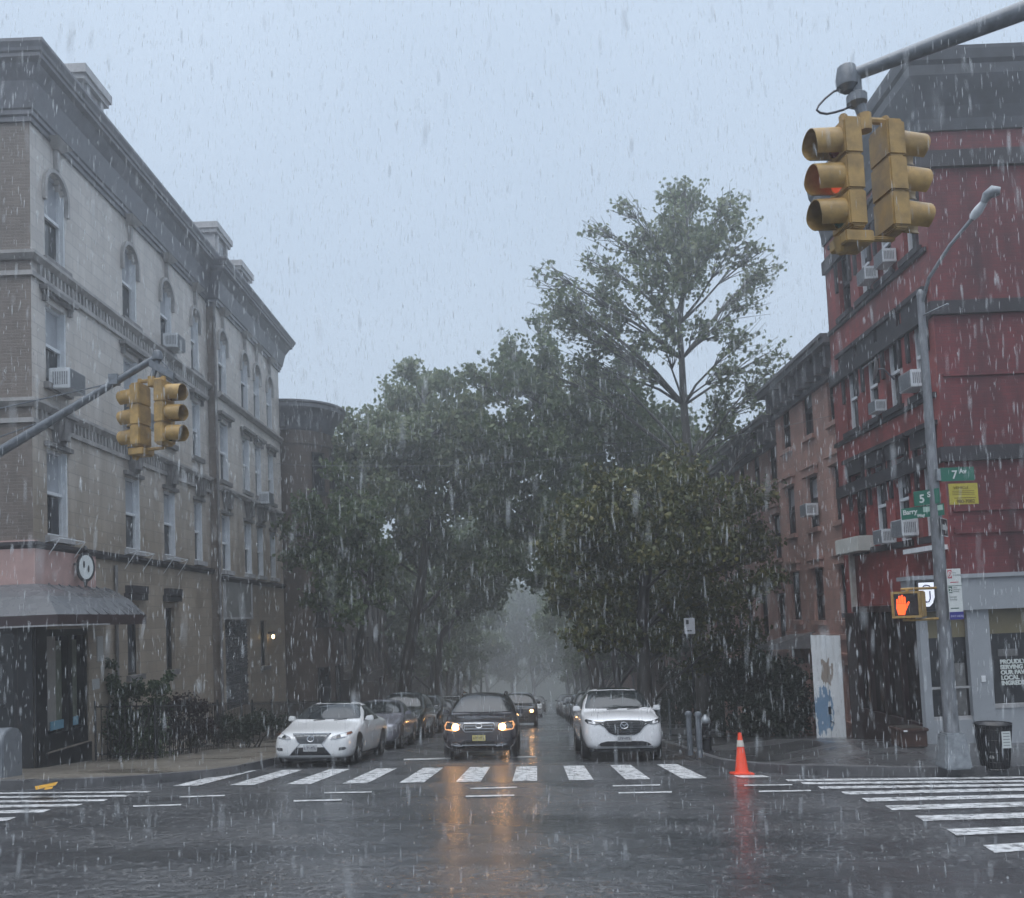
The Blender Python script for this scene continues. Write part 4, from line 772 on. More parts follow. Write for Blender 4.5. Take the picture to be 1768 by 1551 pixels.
b = MB(); b.tube([l3, at(1684, 370, 13.85), l4, at(1700, 348, 13.7)], [.05, .075, .075, .05], 10); b.build('driver_box', M_ac, lp, smooth=True)
b = MB(); b.tube([at(1698, 350, 13.7), at(1704, 338, 13.65), at(1714, 331, 13.6), at(1727, 330, 13.55)], [.05, .08, .10, .06], 10); b.build('lamp_head', M_galv, lp, smooth=True)
# pedestrian signal
ps = thing('pedestrian_signal', 'yellow pedestrian signal box showing a lit orange hand on the lamp post', 'pedestrian signal', (xb-.5, YP-.1, 1.3))
hc = at(1568, 1044, 14.75); th = R(40); fn = Vector((-math.sin(th), -math.cos(th), 0)); sn_ = Vector((math.cos(th), -math.sin(th), 0))
q = lambda u, v, d: hc+sn_*u+Z3*v+fn*d
b = MB(); b.hexa([q(-.235, -.225, -.2), q(.235, -.225, -.2), q(.235, -.225, .1), q(-.235, -.225, .1), q(-.235, .225, -.2), q(.235, .225, -.2), q(.235, .225, .1), q(-.235, .225, .1)]); b.build('housing', M_yellow, ps, bevel=.02)
b = MB()
for (u0, u1, v0, v1) in ((-.235, .235, .185, .225), (-.235, .235, -.225, -.185), (-.235, -.195, -.185, .185), (.195, .235, -.185, .185)): b.hexa([q(u0, v0, .10), q(u1, v0, .10), q(u1, v0, .13), q(u0, v0, .13), q(u0, v1, .10), q(u1, v1, .10), q(u1, v1, .13), q(u0, v1, .13)])
b.build('frame', M_yellow, ps)
b = MB(); b.face([q(-.195, -.185, .104), q(.195, -.185, .104), q(.195, .185, .104), q(-.195, .185, .104)]); b.build('screen', mat('signal_screen', (.02, .014, .014), .2), ps)
b = MB(); hp = lambda pts: b.prism([q(x-.08, z, .106) for x, z in pts], fn*.006)
hp([(-.055, -.17), (.05, -.17), (.06, -.12), (.085, -.06), (.08, .02), (-.075, .02), (-.08, -.06), (-.065, -.12)])
for x, top, wd in ((-.058, .10, .015), (-.02, .15, .016), (.02, .165, .016), (.058, .135, .015)):
    hp([(x-wd, .025), (x+wd, .025), (x+wd, top-.015), (x+wd*.5, top), (x-wd*.5, top), (x-wd, top-.015)])
hp([(.09, -.07), (.10, -.03), (.135, .035), (.125, .055), (.105, .04), (.087, -.0)])
b.build('hand_symbol', mat('lit_orange', (.9, .2, .05), .4, emit=(1, .055, .006), estr=1.25), ps)
for zz in (.262, -.262):
    b = MB(); pc = Vector((xb-.1, YP, hc.z+zz)); b.tube([hc+Z3*zz-sn_*.1, hc+Z3*zz+sn_*.1, pc+Vector((.05, 0, 0))], .022, 8); b.tube([hc+Z3*zz*.8, hc+Z3*zz], .03, 8); b.build('bracket', M_yellow, ps)
# signs on the post
M_gr = mat('street_sign_green', (.012, .13, .085), .35, var=.1, vscale=4); M_signw = mat('sign_face_white', (.60, .63, .62), .35, var=.05); M_signy = mat('sign_yellow', (.42, .36, .05), .4, var=.2, vscale=6)
def flat_sign(name, label, cat, c, w_, h_, yaw, m, edge=None, post=True, th_=.012):
    """a thin sheet-metal sign; yaw turns its face from the camera side; returns thing, U, normal"""
    t = thing(name, label, cat, c); U = Vector((math.cos(yaw), math.sin(yaw), 0)); Nn = Vector((math.sin(yaw), -math.cos(yaw), 0)); c = Vector(c)
    q = lambda u, v, d: c+U*u+Z3*v+Nn*d
    bb = lambda u0, u1, v0, v1, d0, d1: [q(u0, v0, d1), q(u1, v0, d1), q(u1, v0, d0), q(u0, v0, d0), q(u0, v1, d1), q(u1, v1, d1), q(u1, v1, d0), q(u0, v1, d0)]
    b = MB(); b.hexa(bb(-w_/2, w_/2, -h_/2, h_/2, 0, th_)); b.build('plate', m, t)
    if edge:
        b = MB(); e = .014
        for a in ((-w_/2, w_/2, h_/2-e, h_/2), (-w_/2, w_/2, -h_/2, -h_/2+e), (-w_/2, -w_/2+e, -h_/2+e, h_/2-e), (w_/2-e, w_/2, -h_/2+e, h_/2-e)): b.hexa(bb(*a, th_, th_+.003))
        b.build('border', edge, t)
    return t, U, Nn, q, bb
s1 = at(1652, 819, YP-.1)
t, U, Nn, q, bb = flat_sign('street_name_sign', 'green street sign reading 7 Av on the lamp post', 'street sign', s1, .60, .235, R(3), M_gr)
lettering('7', .20, q(-.10, -.075, .013), U, Z3, 'lettering', M_signw, t, bold=.003); lettering('Av', .115, q(.035, .01, .013), U, Z3, 'lettering', M_signw, t, bold=.003)
b = MB(); b.hexa(bb(-.36, -.30, -.10, .10, -.03, .03)); b.build('clamp', M_galv, t); b = MB(); b.hexa(bb(.30, .315, -.1, -.02, -.01, .01)); b.build('end_tab', M_galv, t)
s2 = at(1598, 861, YP-.25)
t, U, Nn, q, bb = flat_sign('street_name_sign', 'green street sign reading 5 St seen edge on, left of the lamp post', 'street sign', at(1600, 859, YP+.05), .46, .26, R(-56), M_gr)
lettering('5', .20, q(-.13, -.08, .013), U, Z3, 'lettering', M_signw, t, bold=.004); lettering('St', .13, q(.02, -.0, .013), U, Z3, 'lettering', M_signw, t, bold=.003)
t, U, Nn, q, bb = flat_sign('street_name_sign', 'narrow green honorary street name sign below the 5 St sign', 'street sign', at(1593, 884, YP+.15), .78, .20, R(-56), M_gr)
lettering('Barry', .12, q(-.36, -.015, .013), U, Z3, 'lettering', M_signw, t, bold=.003); lettering('Way', .075, q(-.1, -.085, .013), U, Z3, 'lettering', M_signw, t, bold=.002)
b = MB(); b.hexa(bb(.02, .37, -.01, .08, .012, .015)); b.build('lettering_strip', mat('pale_green_text', (.35, .50, .43), .4), t)
t, U, Nn, q, bb = flat_sign('notice_sign', 'dull yellow notice sign with rows of text and a number under the 7 Av sign', 'sign', at(1663, 853, YP-.1), .51, .36, R(3), M_signy)
Mb = mat('brown_ink', (.16, .11, .015), .5)
lettering('980-7082', .085, q(-.135, -.155, .013), U, Z3, 'lettering', Mb, t, bold=.002); lettering('VEHICLE', .07, q(-.17, .085, .013), U, Z3, 'lettering', Mb, t)
b = MB(); b.hexa(bb(-.17, .21, -.075, -.062, .012, .014))
for v in (.045, .015, -.015): b.hexa(bb(-.20, .19, v, v+.009, .012, .0135))
b.build('text_line', Mb, t)
t, U, Nn, q, bb = flat_sign('one_way_sign', 'black sign with a white arrow pointing right on the lamp post', 'sign', at(1629, 911, YP+.05), .50, .31, R(52), M_black, edge=M_signw)
b = MB(); b.prism([q(x, z, .013) for x, z in ((-.16, -.045), (.06, -.045), (.06, -.11), (.21, 0), (.06, .11), (.06, .045), (-.16, .045))], Nn*.004); b.build('arrow', M_signw, t)
t, U, Nn, q, bb = flat_sign('parking_sign', 'tall white parking regulation sign with red and green marks on the lamp post', 'parking sign', at(1648.5, 1026, YP-.16), .235, .86, R(0), M_signw)
Mr = mat('sign_red', (.45, .02, .05), .4); Mg = mat('sign_dark_green', (.01, .07, .05), .4); Mi = mat('grey_ink', (.22, .25, .25), .5); Mn = mat('sign_navy', (.03, .03, .20), .4)
b = MB(); b.hexa(bb(-.105, -.035, .27, .41, .012, .015)); b.hexa(bb(-.07, .07, .195, .207, .012, .015)); b.build('red_mark', Mr, t)
b = MB(); b.tube([q(-.07+.026*math.cos(2*math.pi*k/12), .34+.045*math.sin(2*math.pi*k/12), .017) for k in range(13)], .007, 5); b.tube([q(-.085, .375, .017), q(-.055, .305, .017)], .006, 5); b.build('no_symbol', M_signw, t)
b = MB(); b.hexa(bb(-.105, -.045, .02, .13, .012, .015)); b.build('green_mark', Mg, t); b = MB(); b.hexa(bb(-.09, .05, -.245, -.232, .012, .015)); b.build('arrow_mark', Mg, t); b = MB(); b.hexa(bb(-.1175, .1175, .138, .146, .012, .014)); b.build('divider', Mg, t)
lettering('2', .10, q(-.103, .038, .016), U, Z3, 'lettering', M_signw, t, bold=.003)
for tx, sz, u, v in (('No\nStanding', .042, -.02, .35), ('Hour\nMetered\nParking', .034, -.03, .10), ('Except\nSunday', .046, -.1, -.06)): lettering(tx, sz, q(u, v, .013), U, Z3, 'lettering', Mi, t, depth=.002)
b = MB(); b.hexa(bb(-.1175, .1175, -.43, -.30, .012, .015)); b.build('blue_panel', Mn, t); lettering('PAY HERE', .05, q(-.10, -.39, .016), U, Z3, 'lettering', mat('pale_blue_ink', (.45, .45, .65), .4), t, depth=.002)
# small parking sign by the dense tree
c = at(1190, 1081, 23.0); tp = thing('parking_sign', 'small pale parking sign on a thin post in front of the dark hedge', 'parking sign', (c.x, 23.0, zg(c.x, 23)+.15))
b = MB(); b.box(c.x-.14, c.x+.14, 22.95, 22.965, c.z-.21, c.z+.21); b.build('plate', mat('dull_sign', (.33, .34, .36), .4, var=.1), tp)
b = MB(); b.box(c.x-.09, c.x+.05, 22.944, 22.949, c.z-.14, c.z-.11); b.box(c.x-.09, c.x-.02, 22.944, 22.949, c.z+.05, c.z+.16); b.build('mark', M_black, tp)
b = MB(); b.tube([(c.x+.02, 23, zg(c.x, 23)+.1), (c.x+.02, 23, c.z+.25)], .017, 6); b.build('post', M_black, tp)
# litter bin
cb = at(1719, 1326, 15.2); lb = thing('litter_bin', 'black wire litter bin with a white notice beside the lamp post', 'bin', cb)
b = MB(); r0, r1, hh = .215, .295, .76
for k in range(28):
    a = 2*math.pi*k/28; b.tube([cb+Vector((r0*math.cos(a), r0*math.sin(a), 0)), cb+Vector((r1*math.cos(a), r1*math.sin(a), hh))], .008, 4)
for z in (0, .12, .3, .5, .68, .76):
    rz = r0+(r1-r0)*z/hh; b.tube([cb+Vector((rz*math.cos(2*math.pi*k/24), rz*math.sin(2*math.pi*k/24), z)) for k in range(25)], .013 if z in (0, .76) else .007, 5, caps=False)
b.build('wire_basket', M_black, lb)
b = MB(); b.lathe(cb+Z3*.02, [(.19, 0), (.2, .05), (.235, .35), (.265, .66), (.285, .74), (.25, .72), (.2, .6)], 20); b.build('liner_bag', mat('black_bag', (.02, .02, .023), .3, bump=.6, bscale=12), lb, smooth=True)
b = MB(); b.box(cb.x-.02, cb.x+.13, cb.y-.305, cb.y-.295, cb.z+.38, cb.z+.66); b.build('notice', M_signw, lb)
b = MB(); [b.box(cb.x+0, cb.x+.11, cb.y-.308, cb.y-.306, cb.z+.42+k*.05, cb.z+.435+k*.05) for k in range(5)]; b.build('text_line', Mi, lb)
b = MB(); 
for (x, z) in ((-.12, .17), (.1, .14), (.02, .1)): b.lathe(cb+Vector((x, -.14, z)), [(.02, 0), (.05, .03), (.04, .08), (.01, .1)], 8)
b.build('litter', mat('litter_paper', (.35, .35, .34), .6), lb)
# planter
pc = at(1572, 1288, 17.2); pl = thing('planter', 'square rusty brown planter box by the shop entrance', 'planter', pc)
b = MB(); b.box(pc.x-.25, pc.x+.25, 17.0, 17.5, pc.z, pc.z+.34); b.box(pc.x-.28, pc.x+.28, 16.97, 17.53, pc.z+.30, pc.z+.36); b.build('box', mat('rusty_wood', (.06, .032, .024), .45, var=.35), pl, bevel=.012)
b = MB(); b.box(pc.x-.23, pc.x+.23, 17.02, 17.48, pc.z+.362, pc.z+.37); b.build('soil', mat('wet_soil', (.02, .016, .012), .6), pl)
b = MB(); b.box(pc.x-.22, pc.x-.15, 16.95, 16.965, pc.z+.31, pc.z+.34); b.build('tag', M_white, pl)
# cone
pc = gr(1281, 1337); cn = thing('traffic_cone', 'orange traffic cone with a pale collar standing on the crosswalk', 'traffic cone', pc, rot=GROT)
M_or = mat('cone_orange', (.80, .075, .03), .32, var=.08); b = MB(); b.hexa([(-.19, -.19, 0), (.19, -.19, 0), (.19, .19, 0), (-.19, .19, 0), (-.18, -.18, .035), (.18, -.18, .035), (.18, .18, .035), (-.18, .18, .035)]); b.build('base', M_or, cn, local=True, bevel=.01)
b = MB(); b.lathe((0, 0, .034), [(.13, 0), (.118, .03), (.032, .70), (.03, .71), (.012, .71)], 20); b.build('cone', M_or, cn, local=True, smooth=True)
b = MB(); b.lathe((0, 0, .034), [(.070, .46), (.054, .575)], 20); b.build('collar', mat('reflective_collar', (.50, .47, .42), .4, var=.2), cn, local=True, smooth=True)
# hydrant and its two guard posts
hb = gr(1221, 1299, .14); hy = thing('fire_hydrant', 'black fire hydrant with a silver cap behind the grey bollards', 'fire hydrant', hb)
M_hyd = mat('hydrant_black', (.012, .013, .015), .3); b = MB()
b.lathe(hb, [(.17, 0), (.17, .04), (.11, .06), (.105, .30), (.135, .32), (.135, .37), (.105, .40), (.105, .60), (.14, .62), (.14, .66), (.11, .68)], 16); b.tube([hb+Vector((-.2, 0, .47)), hb+Vector((.2, 0, .47))], .05, 8); b.tube([hb+Vector((0, -.19, .45)), hb+Vector((0, 0, .45))], .065, 10); b.build('body', M_hyd, hy, smooth=True)
b = MB(); b.lathe(hb+Z3*.68, [(.11, 0), (.12, .03), (.10, .10), (.05, .14), (.03, .18)], 14); b.lathe(hb, [(.19, -.02), (.19, .018), (.171, .02)], 14); b.build('cap', M_galv, hy, smooth=True)
for (px, py, lbl) in ((1192, 1302, 'grey steel bollard farther left of the hydrant'), (1209, 1306, 'grey steel bollard close beside the hydrant')):
    bb_ = gr(px, py, .14); o = thing('bollard', lbl, 'bollard', bb_, 'bollards guarding the hydrant'); b = MB(); b.lathe(bb_, [(.062, -.02), (.062, .86), (.078, .86), (.082, .90), (.06, .94), (.02, .955)], 14); b.build('post', M_dgalv, o, smooth=True)
bb_ = gr(1158, 1270, .14); o = thing('sign_post', 'thin grey post at the kerb between the white crossover and the bollards', 'post', bb_); b = MB(); b.lathe(bb_, [(.035, 0), (.035, 1.15), (.045, 1.15), (.02, 1.2)], 8); b.build('post', M_galv, o)
# grey cabinet at the left edge
c = at(8, 1350, 16.0); cz0 = c.z; gbx = thing('mail_box', 'grey steel street cabinet cut off by the left edge of the picture', 'cabinet', (c.x-.2, 16.0, cz0))
x1 = at(19, 1300, 16.0).x; b = MB(); prof_ = [(0, 0), (.62, 0), (.62, .72), (.60, .84), (.5, .93), (.31, .97), (.12, .93), (.02, .84), (0, .72)]
b.prism([(x1, 15.75+y, cz0+z) for y, z in prof_], (-.56, 0, 0)); b.build('body', mat('cabinet_grey', (.16, .175, .195), .35, var=.15, rvar=.1), gbx, bevel=.015)
b = MB(); b.box(x1-.5, x1-.06, 15.72, 15.75, cz0+.52, cz0+.70); b.build('door', M_galv, gbx); b = MB(); b.box(x1-.40, x1-.16, 15.69, 15.72, cz0+.64, cz0+.66); b.build('handle', M_black, gbx)
for yo in (15.77, 16.33):
    b = MB(); b.box(x1-.54, x1-.02, yo-.02, yo+.04, cz0-.06, cz0-.001); b.build('leg', M_black, gbx)
# iron fences
def iron_fence(label, pts, h, zf, step=.13):
    t = thing('iron_fence', label, 'fence', (pts[0][0], pts[0][1], zf(*pts[0]))); pk = MB(); rl = MB(); ps_ = MB()
    for (x0, y0), (x1, y1) in zip(pts[:-1], pts[1:]):
        ln = math.hypot(x1-x0, y1-y0); n = int(ln/step)
        for i in range(n):
            f = i/n; x, y = x0+(x1-x0)*f, y0+(y1-y0)*f; z = zf(x, y)
            (ps_ if i % 16 == 0 else pk).tube([(x, y, z-.02), (x, y, z+h+(.12 if i % 16 == 0 else .05))], .028 if i % 16 == 0 else .011, 4)
        for hh in (.12, h-.02): rl.tube([(x0, y0, zf(x0, y0)+hh), (x1, y1, zf(x1, y1)+hh)], .018, 4)
    pk.build('picket', M_black, t); rl.build('rail', M_black, t); ps_.build('post', M_black, t); return t
zl = lambda x, y: zg(x, y)+.15
iron_fence('black iron fence in front of the bushes along the pale house', [(XL+.02, 20.6), (-8.55, 20.6), (-8.5, 28.0), (-8.35, 36.5)], 1.25, zl)
iron_fence('black iron fence along the brownstone front yards at right', [(7.6, 26.7), (7.75, 33), (8.0, 44)], 1.2, zl)
# overhead wire
wa, wb = at(478, 801, 24), at(1192, 738, 24); wl_ = thing('overhead_wire', 'thin pale wire strung across the street below the tree tops', 'wire', wa)
b = MB(); wc = wb+(wb-wa)*.36; b.tube([wa+(wc-wa)*(k/20)-Z3*(.55*4*(k/20)*(1-k/20)-.35*4*(.0)) for k in range(21)], .006, 5); b.build('strand', mat('wire_grey', (.16, .17, .18), .4), wl_)
# ------------------------------------------------------------------ trees and shrubs
def leafmat(name, c1, c2, c3, tl=.42):
    m = bpy.data.materials.new(name); m.use_nodes = True; n = m.node_tree; b = n.nodes['Principled BSDF']; o = n.nodes['Material Output']
    g = n.nodes.new('ShaderNodeNewGeometry'); r = n.nodes.new('ShaderNodeValToRGB'); r.color_ramp.elements[0].color = (*c1, 1); r.color_ramp.elements[1].color = (*c3, 1)
    e = r.color_ramp.elements.new(.55); e.color = (*c2, 1); n.links.new(g.outputs['Random Per Island'], r.inputs['Fac']); n.links.new(r.outputs['Color'], b.inputs['Base Color'])
    b.inputs['Roughness'].default_value = .38; b.inputs['Specular IOR Level'].default_value = .35
    t = n.nodes.new('ShaderNodeBsdfTranslucent'); n.links.new(r.outputs['Color'], t.inputs['Color']); mx = n.nodes.new('ShaderNodeMixShader'); mx.inputs[0].default_value = tl
    n.links.new(b.outputs[0], mx.inputs[1]); n.links.new(t.outputs[0], mx.inputs[2]); n.links.new(mx.outputs[0], o.inputs['Surface']); return m
L_olive = leafmat('leaf_olive', (.042, .056, .016), (.08, .095, .024), (.15, .135, .035), .22)
L_green = leafmat('leaf_green', (.058, .092, .04), (.10, .145, .062), (.16, .19, .085))
L_grey = leafmat('leaf_grey_green', (.105, .145, .078), (.16, .205, .11), (.23, .25, .13))
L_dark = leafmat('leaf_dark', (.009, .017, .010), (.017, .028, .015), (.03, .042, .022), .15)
L_red = leafmat('leaf_plum', (.02, .014, .016), (.035, .022, .024), (.05, .035, .03))
M_bark = mat('wet_bark', (.038, .033, .030), .5, var=.45, vscale=5, bump=.5, bscale=18, stretch=(1, 1, .35))
STAR = np.array([(0, -.5, 0), (.20, -.32, .02), (.5, -.12, .05), (.26, .06, .02), (.36, .34, .06), (.12, .25, .0), (0, .55, .03), (-.12, .25, 0), (-.36, .34, .06), (-.26, .06, .02), (-.5, -.12, .05), (-.20, -.32, .02)])
KITE = np.array([(0, -.5, 0), (.36, -.05, .06), (0, .5, 0), (-.36, -.05, .06)])
def leaf_mesh(name, pts, size, m, tmpl):
    n = len(pts); k = len(tmpl)
    nrm = RNG.normal(size=(n, 3)); nrm[:, 2] = nrm[:, 2]*.8+.12; nrm /= np.linalg.norm(nrm, axis=1)[:, None]
    a = RNG.normal(size=(n, 3)); a -= nrm*(a*nrm).sum(1)[:, None]; a /= np.linalg.norm(a, axis=1)[:, None]; c = np.cross(nrm, a)
    s = size*RNG.uniform(.6, 1.25, size=(n, 1, 1))
    v = pts[:, None, :]+s*(tmpl[None, :, 0:1]*a[:, None, :]+tmpl[None, :, 1:2]*c[:, None, :]+tmpl[None, :, 2:3]*nrm[:, None, :])
    me = bpy.data.meshes.new(name); me.vertices.add(n*k); me.vertices.foreach_set('co', v.reshape(-1).astype(np.float32))
    me.loops.add(n*k); me.loops.foreach_set('vertex_index', np.arange(n*k, dtype=np.int32)); me.polygons.add(n)
    me.polygons.foreach_set('loop_start', np.arange(0, n*k, k, dtype=np.int32)); me.update(calc_edges=True); me.validate(); me.materials.append(m); return me
def wob(a, c, n, amp):
    out_ = []
    for i in range(n+1):
        t = i/n; p = a.lerp(c, t); j = amp*math.sin(math.pi*t); out_.append(p+Vector((random.uniform(-j, j), random.uniform(-j, j), random.uniform(-j, j)*.6)))
    return out_
def make_tree(name, label, base, trunk, clumps, m, lsize, tmpl, group, bark=M_bark, squash=.9, tw=20, steep=.7):
    """trunk: [(point, radius)]; clumps: [(centre, radius, leaves)] each fed by a limb from the trunk"""
    t = thing(name, label, 'tree', base, group); b0 = Vector(base); tb = MB(); tp = [Vector(p) for p, r in trunk]; tr = [r for p, r in trunk]
    tb.tube([tp[0]-Z3*.3]+tp, [tr[0]*1.25]+tr, 9); P = []
    for (c, r, nl) in clumps:
        c = Vector(c); best = None; st_ = steep*random.uniform(.5, 1.05)
        for i, p in enumerate(tp):
            hd = math.hypot(c.x-p.x, c.y-p.y); want = c.z-st_*hd-.25*r; cost = abs(p.z-want)+.25*hd
            if best is None or cost < best[0]: best = (cost, i)
        i = best[1]; a = tp[i]; r0 = min(tr[i]*.6, .018+.012*r+.008*(c-a).length); mid = a.lerp(c, .5)+Z3*(.05*(c-a).length)
        path = [a]+[a.lerp(mid, .5)+Vector((random.uniform(-.15, .15), random.uniform(-.15, .15), .05)), mid, mid.lerp(c, .55)+Vector((random.uniform(-.2, .2), random.uniform(-.2, .2), .05)), c]
        tb.tube(path, [r0, r0*.85, r0*.65, r0*.45, r0*.2], 6, caps=False)
        per = max(4, int(nl/tw))
        for k in range(tw):
            d = Vector((random.gauss(0, 1), random.gauss(0, 1), random.gauss(0, 1))).normalized()*r*random.uniform(.55, 1.08); d.z *= squash
            src = path[random.choice((2, 3, 3, 4))]; tip_ = c+d; tg = wob(src, tip_, 3, .12*(tip_-src).length)
            tb.tube(tg, [r0*.28+.008, .014, .010, .005], 4, caps=False)
            f = RNG.beta(1.6, 1.3, size=per)[:, None]; tgn = np.array([tuple(p) for p in tg]); idx = np.clip(f*3, 0, 2.999); ii = idx.astype(int)[:, 0]; fr_ = idx-ii[:, None]
            pts = tgn[ii]*(1-fr_)+tgn[ii+1]*fr_; pts += RNG.normal(size=pts.shape)*np.array([.12*r, .12*r, .11*r]); P.append(pts)
    tb.build('trunk', bark, t, smooth=True)
    P = np.concatenate(P)-np.array(tuple(b0)); me = leaf_mesh('crown', P, lsize, m, tmpl); o = bpy.data.objects.new('crown', me); COL.objects.link(o); o.parent = t
    return t
def pxc(lst, Y, spread=1.6, dens=1.0, f=870, jit=10):
    """clumps measured on the photograph at real distance Y: (px, py, radius px, leaf factor)"""
    o = []
    for e in lst:
        px, py, r = e[:3]; k = e[3] if len(e) > 3 else 1.0; y = Y+random.uniform(-spread, spread); rad = r*y/FOC
        px += random.gauss(0, jit); py += random.gauss(0, jit); rad *= random.uniform(.8, 1.2); o.append((at(px, py, y), rad, int(f*k*dens*(rad/2.2)**2)))
    return o
def pxt(lst, Y): return [(at(px, py, Y), r) for px, py, r in lst]
gA = 'street trees of the left pavement'; gB = 'street trees of the right pavement'
tA = pxt([(697, 1205, .34), (704, 1140, .30), (716, 1070, .27), (728, 1000, .24), (738, 920, .20), (742, 840, .15), (736, 760, .11), (730, 690, .06)], 44)
make_tree('plane_tree', 'tall pale green plane tree rising over the left row of parked cars', tA[0][0], tA, pxc([(640, 735, 62), (722, 690, 66), (735, 655, 36, .7), (800, 705, 62), (600, 790, 62), (675, 790, 78), (757, 780, 78), (835, 780, 62), (590, 720, 34, .7), (575, 850, 52), (645, 860, 70), (730, 865, 74), (812, 865, 66), (610, 930, 55), (685, 940, 60), (765, 935, 62), (845, 925, 52), (650, 985, 45), (800, 990, 45), (860, 850, 52), (700, 740, 60), (780, 745, 60), (830, 690, 44, .8), (845, 740, 50), (560, 770, 40, .8), (560, 810, 44), (700, 650, 34, .7), (770, 660, 36, .7)], 44, 2.6, 3.6), L_grey, .27, KITE, gA)
tB = pxt([(611, 1215, .20), (618, 1140, .18), (628, 1060, .16), (640, 1000, .13), (640, 930, .09), (630, 880, .05)], 33)
make_tree('plane_tree', 'younger green plane tree nearest the pale house, leaves over its end windows', tB[0][0], tB, pxc([(505, 960, 40), (548, 925, 52), (605, 940, 58), (655, 960, 55), (560, 985, 52), (610, 1005, 52), (660, 1020, 40, .7), (535, 870, 40), (585, 875, 48), (640, 890, 48), (500, 905, 26, .7), (590, 1050, 40, .8), (545, 1030, 34, .8), (575, 820, 36, .8)], 33, 1.2, 4.2), L_green, .21, KITE, gA)
tC = pxt([(757, 1215, .26), (757, 1140, .24), (760, 1100, .22), (790, 1060, .16), (820, 1000, .12), (850, 960, .07)], 58)
make_tree('plane_tree', 'plane tree farther down the left kerb leaning over the roadway', tC[0][0], tC, pxc([(760, 1030, 48), (815, 1020, 50), (850, 1000, 44), (790, 980, 50), (845, 950, 52), (895, 960, 40), (885, 915, 46), (720, 1020, 48), (740, 1050, 30, .5), (700, 1060, 30, .5), (760, 940, 48)], 58, 2.5, 3.2), L_green, .30, KITE, gA)
tD = pxt([(1114, 1225, .26), (1112, 1160, .23), (1108, 1090, .20), (1112, 1020, .17), (1125, 950, .13), (1140, 890, .09), (1150, 850, .05)], 27.5)
make_tree('dense_street_tree', 'dense dark olive tree behind the white SUV at the right kerb', tD[0][0], tD, pxc([(990, 880, 62), (1060, 850, 70), (1140, 838, 72), (1225, 850, 72), (1300, 880, 56), (955, 950, 50), (1030, 940, 78), (1115, 930, 84), (1205, 935, 78), (1290, 955, 64), (965, 1015, 46), (1035, 1025, 66), (1110, 1035, 70), (1190, 1035, 70), (1270, 1040, 62), (1005, 1075, 40), (1070, 1095, 46), (1150, 1105, 46), (1235, 1105, 48), (1330, 1000, 46), (1320, 930, 40), (1300, 1100, 40), (1010, 820, 30, .8)], 27.5, 2.1, 9.0), L_olive, .16, KITE, gB)
tE = pxt([(1215, 1225, .27), (1206, 1080, .24), (1198, 920, .21), (1189, 800, .18), (1181, 700, .145), (1177, 620, .12), (1173, 560, .10), (1181, 500, .08), (1189, 440, .06), (1186, 380, .04), (1182, 330, .025)], 33)
make_tree('plane_tree', 'tallest plane tree with an open crown against the sky at right', tE[0][0], tE, pxc([(1180, 325, 36, .8), (1150, 360, 42), (1215, 360, 48), (1265, 350, 36, .8), (1110, 345, 34, .8), (1105, 390, 44, .8), (1050, 390, 34, .7), (1290, 400, 42, .8), (1325, 430, 28, .6), (1160, 420, 60, 1.1), (1230, 430, 60), (1140, 395, 50), (1195, 395, 52), (1250, 395, 50), (1170, 455, 52), (1120, 435, 46), (1060, 470, 46, .9), (1020, 450, 36, .5), (985, 490, 40, .7), (950, 520, 40, .7), (1000, 600, 46, .8), (960, 630, 46, .8), (1040, 615, 44, .7), (1205, 540, 44, .7), (1150, 555, 44, .7), (1175, 595, 36, .4), (1290, 520, 36, .5), (1310, 640, 40, .5), (1300, 450, 40, .7), (1080, 425, 36, .7), (1085, 455, 50, .9), (1190, 490, 60, .9), (1265, 480, 46, .8), (1030, 505, 46, 1.1), (985, 530, 46, 1.1), (1060, 530, 50, 1.1), (1110, 515, 46, .9), (955, 575, 40), (1010, 575, 46, .9), (940, 470, 26, .35), (1075, 580, 36, .6), (1250, 545, 36, .4), (1300, 585, 38, .8), (1340, 620, 38, .9), (1270, 640, 46, .9), (1330, 680, 42, 1.0), (1240, 690, 42, .9), (1290, 715, 44, 1.1), (1345, 735, 40, 1.0), (1300, 650, 40, .8), (1100, 640, 40, .4), (1130, 590, 34, .3)], 33, 1.8, 1.7, jit=16), L_grey, .185, STAR, gB, tw=22, steep=.95, bark=mat('grey_bark', (.055, .053, .05), .5, var=.4, vscale=6, bump=.4, stretch=(1, 1, .4)))
tF = pxt([(1035, 1222, .28), (1028, 1165, .25), (1008, 1105, .23), (992, 1040, .20), (985, 960, .17), (990, 880, .14), (985, 800, .10), (975, 720, .06)], 40)
make_tree('plane_tree', 'leaning plane tree arching over the roadway from the right kerb', tF[0][0], tF, pxc([(890, 600, 40, .6), (855, 625, 34, .6), (925, 555, 32, .5), (960, 610, 44, .7), (880, 670, 52, .8), (950, 680, 60, .9), (1025, 650, 56, .8), (1090, 690, 56, .9), (1150, 735, 52), (860, 730, 52), (925, 750, 64), (1000, 745, 66), (1075, 755, 60), (880, 810, 60), (955, 825, 66), (1025, 815, 56), (895, 890, 60), (960, 905, 60), (880, 960, 46), (930, 980, 50), (975, 1020, 42), (905, 640, 48, .8), (985, 700, 56), (1045, 720, 56), (890, 780, 56), (960, 780, 60), (1020, 770, 56), (865, 850, 50), (925, 860, 56), (1000, 880, 60), (850, 900, 48), (930, 930, 56), (1130, 790, 60), (1180, 790, 50), (1090, 640, 44, .7), (820, 655, 34, .7), (1220, 770, 56, .9), (1290, 770, 46, .8), (1340, 790, 40, .8), (840, 660, 30, .5)], 40, 2.4, 3.3), L_green, .23, STAR, gB)
